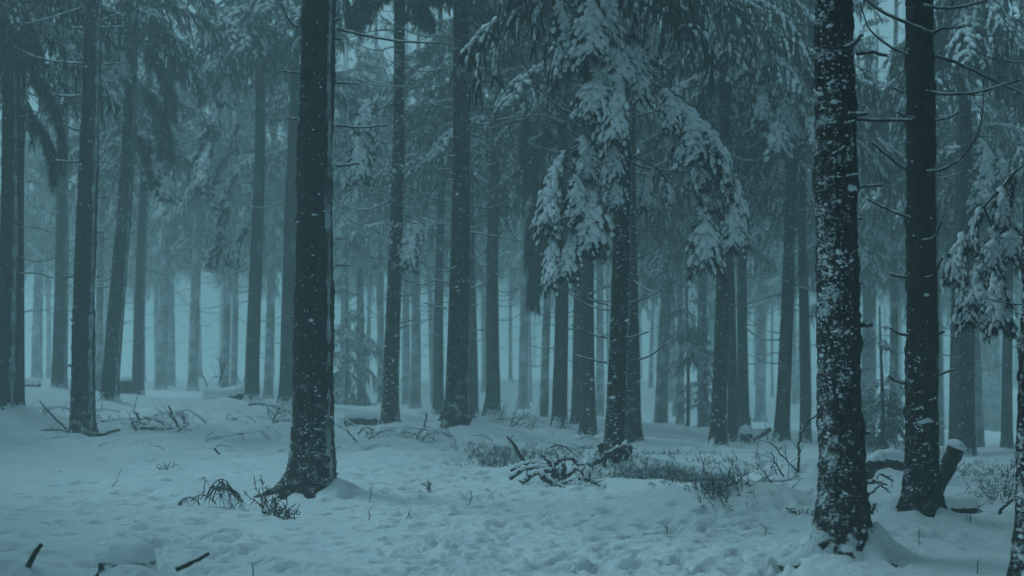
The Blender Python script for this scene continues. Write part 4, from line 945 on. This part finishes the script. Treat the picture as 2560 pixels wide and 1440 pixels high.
heap('dead branch of the brushwood between the smooth snow mounds', 'branches of the brushwood between the mounds', [
    (16.2, ((1996, 1182), (1965, 1150), (1935, 1112), (1905, 1098), (1886, 1108)), 12), (15.6, ((1905, 1198), (1940, 1204), (1970, 1200), (2000, 1188)), 5), (15.4, ((1850, 1224), (1835, 1200), (1822, 1180)), 5), (15.3, ((1845, 1218), (1880, 1216), (1900, 1205), (1960, 1160)), 8),
    (15.6, ((1960, 1192), (1940, 1165), (1928, 1130)), 6), (15.2, ((1930, 1210), (1915, 1190), (1898, 1160)), 6), (14.6, ((1960, 1272), (1940, 1250), (1925, 1238), (1900, 1225)), 5), (14.5, ((1930, 1240), (1965, 1232), (1985, 1255), (1990, 1275)), 8), (15, ((1945, 1228), (1955, 1215), (1960, 1208)), 1), (14.9, ((1902, 1232), (1890, 1225), (1878, 1226)), 1),
    (15.1, ((1908, 1222), (1918, 1210), (1922, 1232)), 3), (15, ((1840, 1215), (1820, 1195), (1826, 1170)), 5)], (.008, .013), 210, tw_len=.22, snow_w=1.3)
wood('bent_sapling', 'curved snowy sapling rising from a mound beside the patchy big spruce', 'sapling', pix(16.3, (1996, 1182), (1996, 1130), (2000, 1090), (2018, 1058), (2050, 1030)), .016, .01, snow=.9, seed=240, twigs=5, tw_len=.2)
wood('dead_twig', 'bare crooked twig rising out of the low heather patch', 'twig', pix(16.6, (1790, 1212), (1770, 1192), (1758, 1175), (1762, 1145)), .012, .005, snow=.4, seed=241, twigs=5, tw_len=.15)
wood('fallen_stick', 'short dark stick half sunk beside the smooth mound', 'stick', pix(14.6, (1682, 1250), (1706, 1252)), .018, .014, snow=.4, seed=242)
# logs
wood('fallen_log', 'thick snow-covered log lying under bare twigs beside the bright fog gap', 'log', pix(33.5, (510, 1000), (545, 1000), (585, 992), (606, 985)), .16, .12, snow=1.15, seed=250, sides=14, snow_w=1.1)
wood('leaning_log', 'sawn log leaning up behind the big curved-branch spruce, snow on its end', 'log', pix(15.2, (2338, 1228), (2366, 1172), (2392, 1120)), .085, .09, snow=1.5, seed=251, sides=18, twigs=0)
wood('fallen_log', 'arched snow-covered log between the two big spruces', 'log', pix(16.5, (2164, 1186), (2185, 1160), (2215, 1152), (2265, 1162)), .075, .085, snow=1.1, seed=252, sides=14)
wood('fallen_log', 'half-buried log lying beside the big curved-branch spruce', 'log', pix(14.3, (2345, 1272), (2390, 1272), (2440, 1268)), .07, .06, snow=1.25, seed=253, sides=14, twigs=4, tw_len=.1)
wood('fallen_log', 'short dark log end under snow on the slope past the heather', 'log', pix(21, (1806, 1168), (1850, 1168)), .04, .035, snow=1.0, seed=254, sides=12)
wood('fallen_log', 'cut log lying by the brushwood beyond the thickest spruce', 'log', pix(31, (862, 1052), (900, 1050), (942, 1052)), .11, .1, snow=1.0, seed=255, sides=12)
wood('fallen_log', 'low log end in the snow beside the pale fogged spruce', 'log', pix(44, (62, 962), (80, 962), (100, 964)), .12, .12, snow=1.2, seed=256, sides=12)
wood('fallen_log', 'snowy log pointing out behind the round-topped stump', 'log', pix(32, (1880, 1100), (1905, 1088), (1925, 1072)), .06, .05, snow=1.0, seed=257, sides=10)
v, f = ICO[3]
q = v * (1 + .08 * fbm(v[:, 0] * 2, v[:, 1] * 2, v[:, 2] * 2, seed=6, o=2))[:, None]; q[:, 2] = np.where(q[:, 2] < 0, q[:, 2] * .35, q[:, 2])
g = Geo(); g.add((q * np.array((.108, .108, .075))) @ np.array([[.92, 0, -.38], [0, 1, 0], [.38, 0, .92]]), f)
ll = [o for o in bpy.data.objects if o.name == 'leaning_log'][0]
mobj('snow_cap', g.mesh('log_cap', [M_SNOW]), ll, tuple(at(2390, 1117, 15.18) - np.array(ll.location)))
heap('stick lying in the snow between the two big spruces', 'sticks between the two big spruces', [
    (13.6, ((2170, 1238), (2190, 1222), (2204, 1210)), 0), (15, ((2200, 1185), (2220, 1195), (2236, 1204)), 2), (14.6, ((2180, 1200), (2205, 1215), (2224, 1232)), 3), (13.2, ((2180, 1285), (2184, 1268), (2188, 1256)), 4), (14.8, ((2172, 1205), (2196, 1205), (2216, 1212)), 3)], (.010, .02), 260, tw_len=.12)
wood('fallen_stick', 'bent dark stick in snow beside the mottled edge stem', 'stick', pix(13.5, (2497, 1284), (2512, 1266), (2536, 1248)), .016, .012, snow=.4, seed=270)
heap('bare thin stem of the bush by the mottled edge stem', 'stems of the bare bush', [
    (15, ((2482, 1252), (2505, 1225), (2535, 1190)), 5), (15, ((2515, 1258), (2530, 1225), (2536, 1180)), 5), (15.2, ((2480, 1248), (2465, 1235), (2448, 1216)), 4), (15.2, ((2510, 1240), (2520, 1200), (2520, 1165)), 4), (15, ((2425, 1248), (2455, 1238), (2490, 1244)), 3)], (.006, .010), 280, tw_len=.3, name='bush_stem')
heap('bare branch sticking up behind the thick snow-covered log', 'branches behind the snow-covered log', [
    (35, ((520, 975), (512, 950), (504, 932)), 2), (36, ((545, 965), (555, 930), (548, 893)), 4), (36, ((550, 950), (562, 915), (568, 903)), 3), (35, ((610, 985), (598, 950), (585, 928)), 5), (36, ((530, 945), (560, 938), (590, 945)), 8)], (.012, .02), 300, tw_len=.5)
wood('leaning_pole', 'thin broken pole leaning on the twig-ringed spruce', 'pole', pix(37.5, (1206, 1040), (1214, 1005), (1222, 965), (1224, 950)), .03, .02, snow=.3, seed=320, twigs=4, tw_len=.4)
# twig shrubs beside the thickest spruce
def arch_shrub(name, label, px, py, items, seed):
    r = np.random.default_rng(seed); o_ = gp(px, py); g = Geo()
    for (x0, y0, x1, y1, sagv, n) in items:
        d = o_[1] + r.normal(0, .08)
        a, b = at(x0, y0, d), at(x1, y1, d + r.normal(0, .1))
        s_ = np.linspace(0, 1, 9)[:, None]
        P = a + (b - a) * s_ + np.array((0, 0, 1.0)) * (4 * s_ * (1 - s_)) * sagv
        P += np.cumsum(r.normal(0, .003, P.shape), 0)
        add_tube(g, P - o_, np.linspace(.007, .0035, 9), 5)
        for q in range(n):
            i = int(r.integers(2, 9)); l = r.uniform(.05, .15); dv = nrm(np.array((r.normal(0, .5), r.normal(0, .5), -.9)) + .5 * nrm(P[i] - P[i - 1]))
            t_ = np.linspace(0, 1, 4)[:, None]
            P2 = P[i] + dv * l * t_ + r.normal(0, .012, (4, 3)) * t_
            add_tube(g, P2 - o_, np.linspace(.0045, .0022, 4), 4)
    return tag(mobj(name, g.mesh(name, [M_WOOD]), None, o_), label, 'shrub')
arch_shrub('dead_twig_shrub', 'arched clump of dead drooping twigs bowed into the snow', 530, 1262, [
    (512, 1250, 608, 1255, .17, 26), (515, 1240, 590, 1250, .2, 22), (530, 1255, 575, 1262, .22, 16), (500, 1262, 445, 1262, .08, 14), (540, 1262, 470, 1255, .09, 10), (508, 1240, 507, 1192, 0, 4), (575, 1240, 605, 1262, .1, 12), (520, 1235, 560, 1262, .14, 12)], 41)
def up_shrub(name, label, px, py, h, wd, n, seed, knots=10):
    r = np.random.default_rng(seed); o_ = gp(px, py); g = Geo()
    for k in range(n):
        dv = np.array((r.normal(0, .45) * wd, r.normal(0, .4), 1.0)); l = h * r.uniform(.5, 1.05)
        s_ = np.linspace(0, 1, 7)[:, None]
        P = np.array((r.normal(0, .03), r.normal(0, .03), -.05)) + nrm(dv) * l * s_ + np.cumsum(r.normal(0, .008, (7, 3)), 0)
        add_tube(g, P, np.linspace(.006, .003, 7), 5)
        for q in range(knots):
            i = int(r.integers(2, 7)); l2 = r.uniform(.02, .09); dv2 = nrm(nrm(dv) * .4 + r.normal(0, .7, 3))
            add_tube(g, np.array([P[i], P[i] + dv2 * l2 * .5, P[i] + dv2 * l2 + np.array((0, 0, .01))]), (.004, .004, .0045), 4)
    return tag(mobj(name, g.mesh(name, [M_WOOD]), None, o_), label, 'shrub')
up_shrub('twig_shrub', 'tall sparse knotted twig shrub at the foot of the thickest spruce', 652, 1258, .34, 1.2, 5, 51)
up_shrub('twig_shrub', 'dense low knotted twig shrub before the foot of the thickest spruce', 697, 1290, .24, 1.3, 9, 52, 16)
up_shrub('twig_shrub', 'small dark shoots standing in snow beyond the drooping twigs', 412, 1175, .16, 1.3, 5, 53, 4)
up_shrub('twig_shrub', 'low sprig beside the trodden path below the spruce mound', 1065, 1228, .18, 1.0, 4, 54, 8)
up_shrub('twig_shrub', 'dark sprig in the snow at the root of the patchy big spruce', 2000, 1285, .12, 1.6, 6, 55, 8)
# heather and bilberry under the snow
def heather(label, cells, seed, n, h=.16):
    r = np.random.default_rng(seed); g = Geo(); S = []; 
    for (px, py, rx, ry) in cells:
        c = ground(px, py); m = n
        x = c[0] + r.normal(0, rx, m); y = c[1] + r.normal(0, ry, m)
        S.append(np.stack([x, y, gz(x, y) - .01], 1))
    S = np.concatenate(S)
    D = nrm(r.normal(0, .55, S.shape) + np.array((0, 0, 1.0)))
    ribbons(g, S, D, h * r.uniform(.4, 1.2, len(S)), .006, 0, r, .05)
    k = r.integers(0, len(S), len(S) * 4)
    S2 = S[k] + D[k] * (h * r.uniform(.2, .6, len(k)))[:, None]
    D2 = nrm(D[k] * .5 + r.normal(0, .7, (len(k), 3)))
    ribbons(g, S2, D2, r.uniform(.03, .07, len(k)), .008, 0, r, .1)
    fr = r.uniform(0, 1, len(k)) < .42
    ribbons(g, S2[fr] + D2[fr] * .03 + np.array((0, 0, .012)), D2[fr], .05, .016, 1, r, .1)
    tag(mobj('heather', g.mesh('heather', [M_HEATH, M_FROST])), label, 'heather', kind='stuff')
heather('low heather poking through the snow between the heap and the mounds', [(1600, 1198, .3, .35), (1680, 1196, .3, .4), (1720, 1208, .25, .3), (1770, 1212, .22, .25), (1640, 1190, .3, .4), (1800, 1225, .15, .2)], 61, 130, .15)
heather('patchy heather behind the tangled heap', [(1215, 1130, .3, .4), (1260, 1145, .3, .4), (1330, 1140, .5, .5), (1420, 1130, .4, .5), (1480, 1145, .3, .5), (1240, 1165, .2, .3)], 62, 90, .16)
heather('scattered heather on the slope below the reaching-bough spruce', [(1650, 1115, .5, .8), (1700, 1145, .4, .5), (1780, 1160, .3, .5), (1640, 1150, .2, .4), (1850, 1170, .3, .4)], 63, 60, .15)
heather('sparse heather beyond the leaning log', [(2420, 1185, .4, .6), (2480, 1195, .4, .5), (2520, 1250, .25, .3), (2450, 1175, .4, .5)], 64, 60, .14)

BR_ = np.random.default_rng(818)
for k in range(26):
    px, py = BR_.uniform(20, 2540), BR_.uniform(1030, 1110)
    a = gp(px, py, .0); L_ = BR_.uniform(.5, 1.4); an = BR_.uniform(-.5, .5) + (3.14 if BR_.uniform() < .5 else 0)
    b = a + np.array((math.cos(an) * L_, math.sin(an) * L_ * .5, 0)); b[2] = float(gz(b[0], b[1])) + BR_.uniform(.02, .25)
    c_ = (a + b) / 2 + np.array((0, 0, BR_.uniform(.02, .2)))
    wood('fallen_branch', 'snow-dusted brushwood branch lying between the spruces', 'branch', [a, c_, b], .022, .008, 'brushwood scattered between the spruces', twigs=int(BR_.integers(7, 15)), snow=1.0, snow_w=1.6, seed=700 + k, tw_len=.45, sides=6, wig=.006, tdown=.8)
# litter: thin dead twigs shed over the snow between the stems
LT = np.random.default_rng(404)
for k in range(50):
    px, py = LT.uniform(20, 2540), 0
    py = LT.uniform(1045, 1135) if k < 50 else LT.uniform(1150, 1420)
    a = gp(px, py, .012); L_ = LT.uniform(.1, .45); an = LT.uniform(-.7, .7) + (3.14 if LT.uniform() < .5 else 0)
    b = a + np.array((math.cos(an) * L_, math.sin(an) * L_ * .6, 0)); b[2] = float(gz(b[0], b[1])) + LT.uniform(.01, .16)
    c_ = (a + b) / 2 + np.array((0, 0, LT.uniform(0, .05))); a[2] -= .02
    wood('shed_twig', 'thin dead twig shed on the snow between the spruces', 'twig', [a, c_, b], .009, .004, 'shed twigs scattered on the snow', twigs=int(LT.integers(0, 5)), snow=.6, seed=500 + k, tw_len=.16, sides=5, wig=.003)

# ------------------------------------------------------------------ the fog
hz = Geo()
bx = np.array([(x, y, z) for x in (-310, 310) for y in (-75, 385) for z in (-4.0, 27.0)], float)
hz.add(bx, np.array([[0, 1, 3, 2], [4, 6, 7, 5], [0, 4, 5, 1], [2, 3, 7, 6], [0, 2, 6, 4], [1, 5, 7, 3]]))
m = bpy.data.materials.new('fog'); m.use_nodes = True
n = m.node_tree.nodes; n.remove(n['Principled BSDF'])
pv = n.new('ShaderNodeVolumePrincipled'); pv.inputs['Density'].default_value = .0125; pv.inputs['Color'].default_value = (.86, .965, .955, 1)
pv.inputs['Anisotropy'].default_value = 0.7
m.node_tree.links.new(pv.outputs[0], n['Material Output'].inputs['Volume'])
tag(mobj('haze', hz.mesh('haze', [m], smooth=False)), 'pale fog filling the spruce forest', 'fog', kind='stuff')
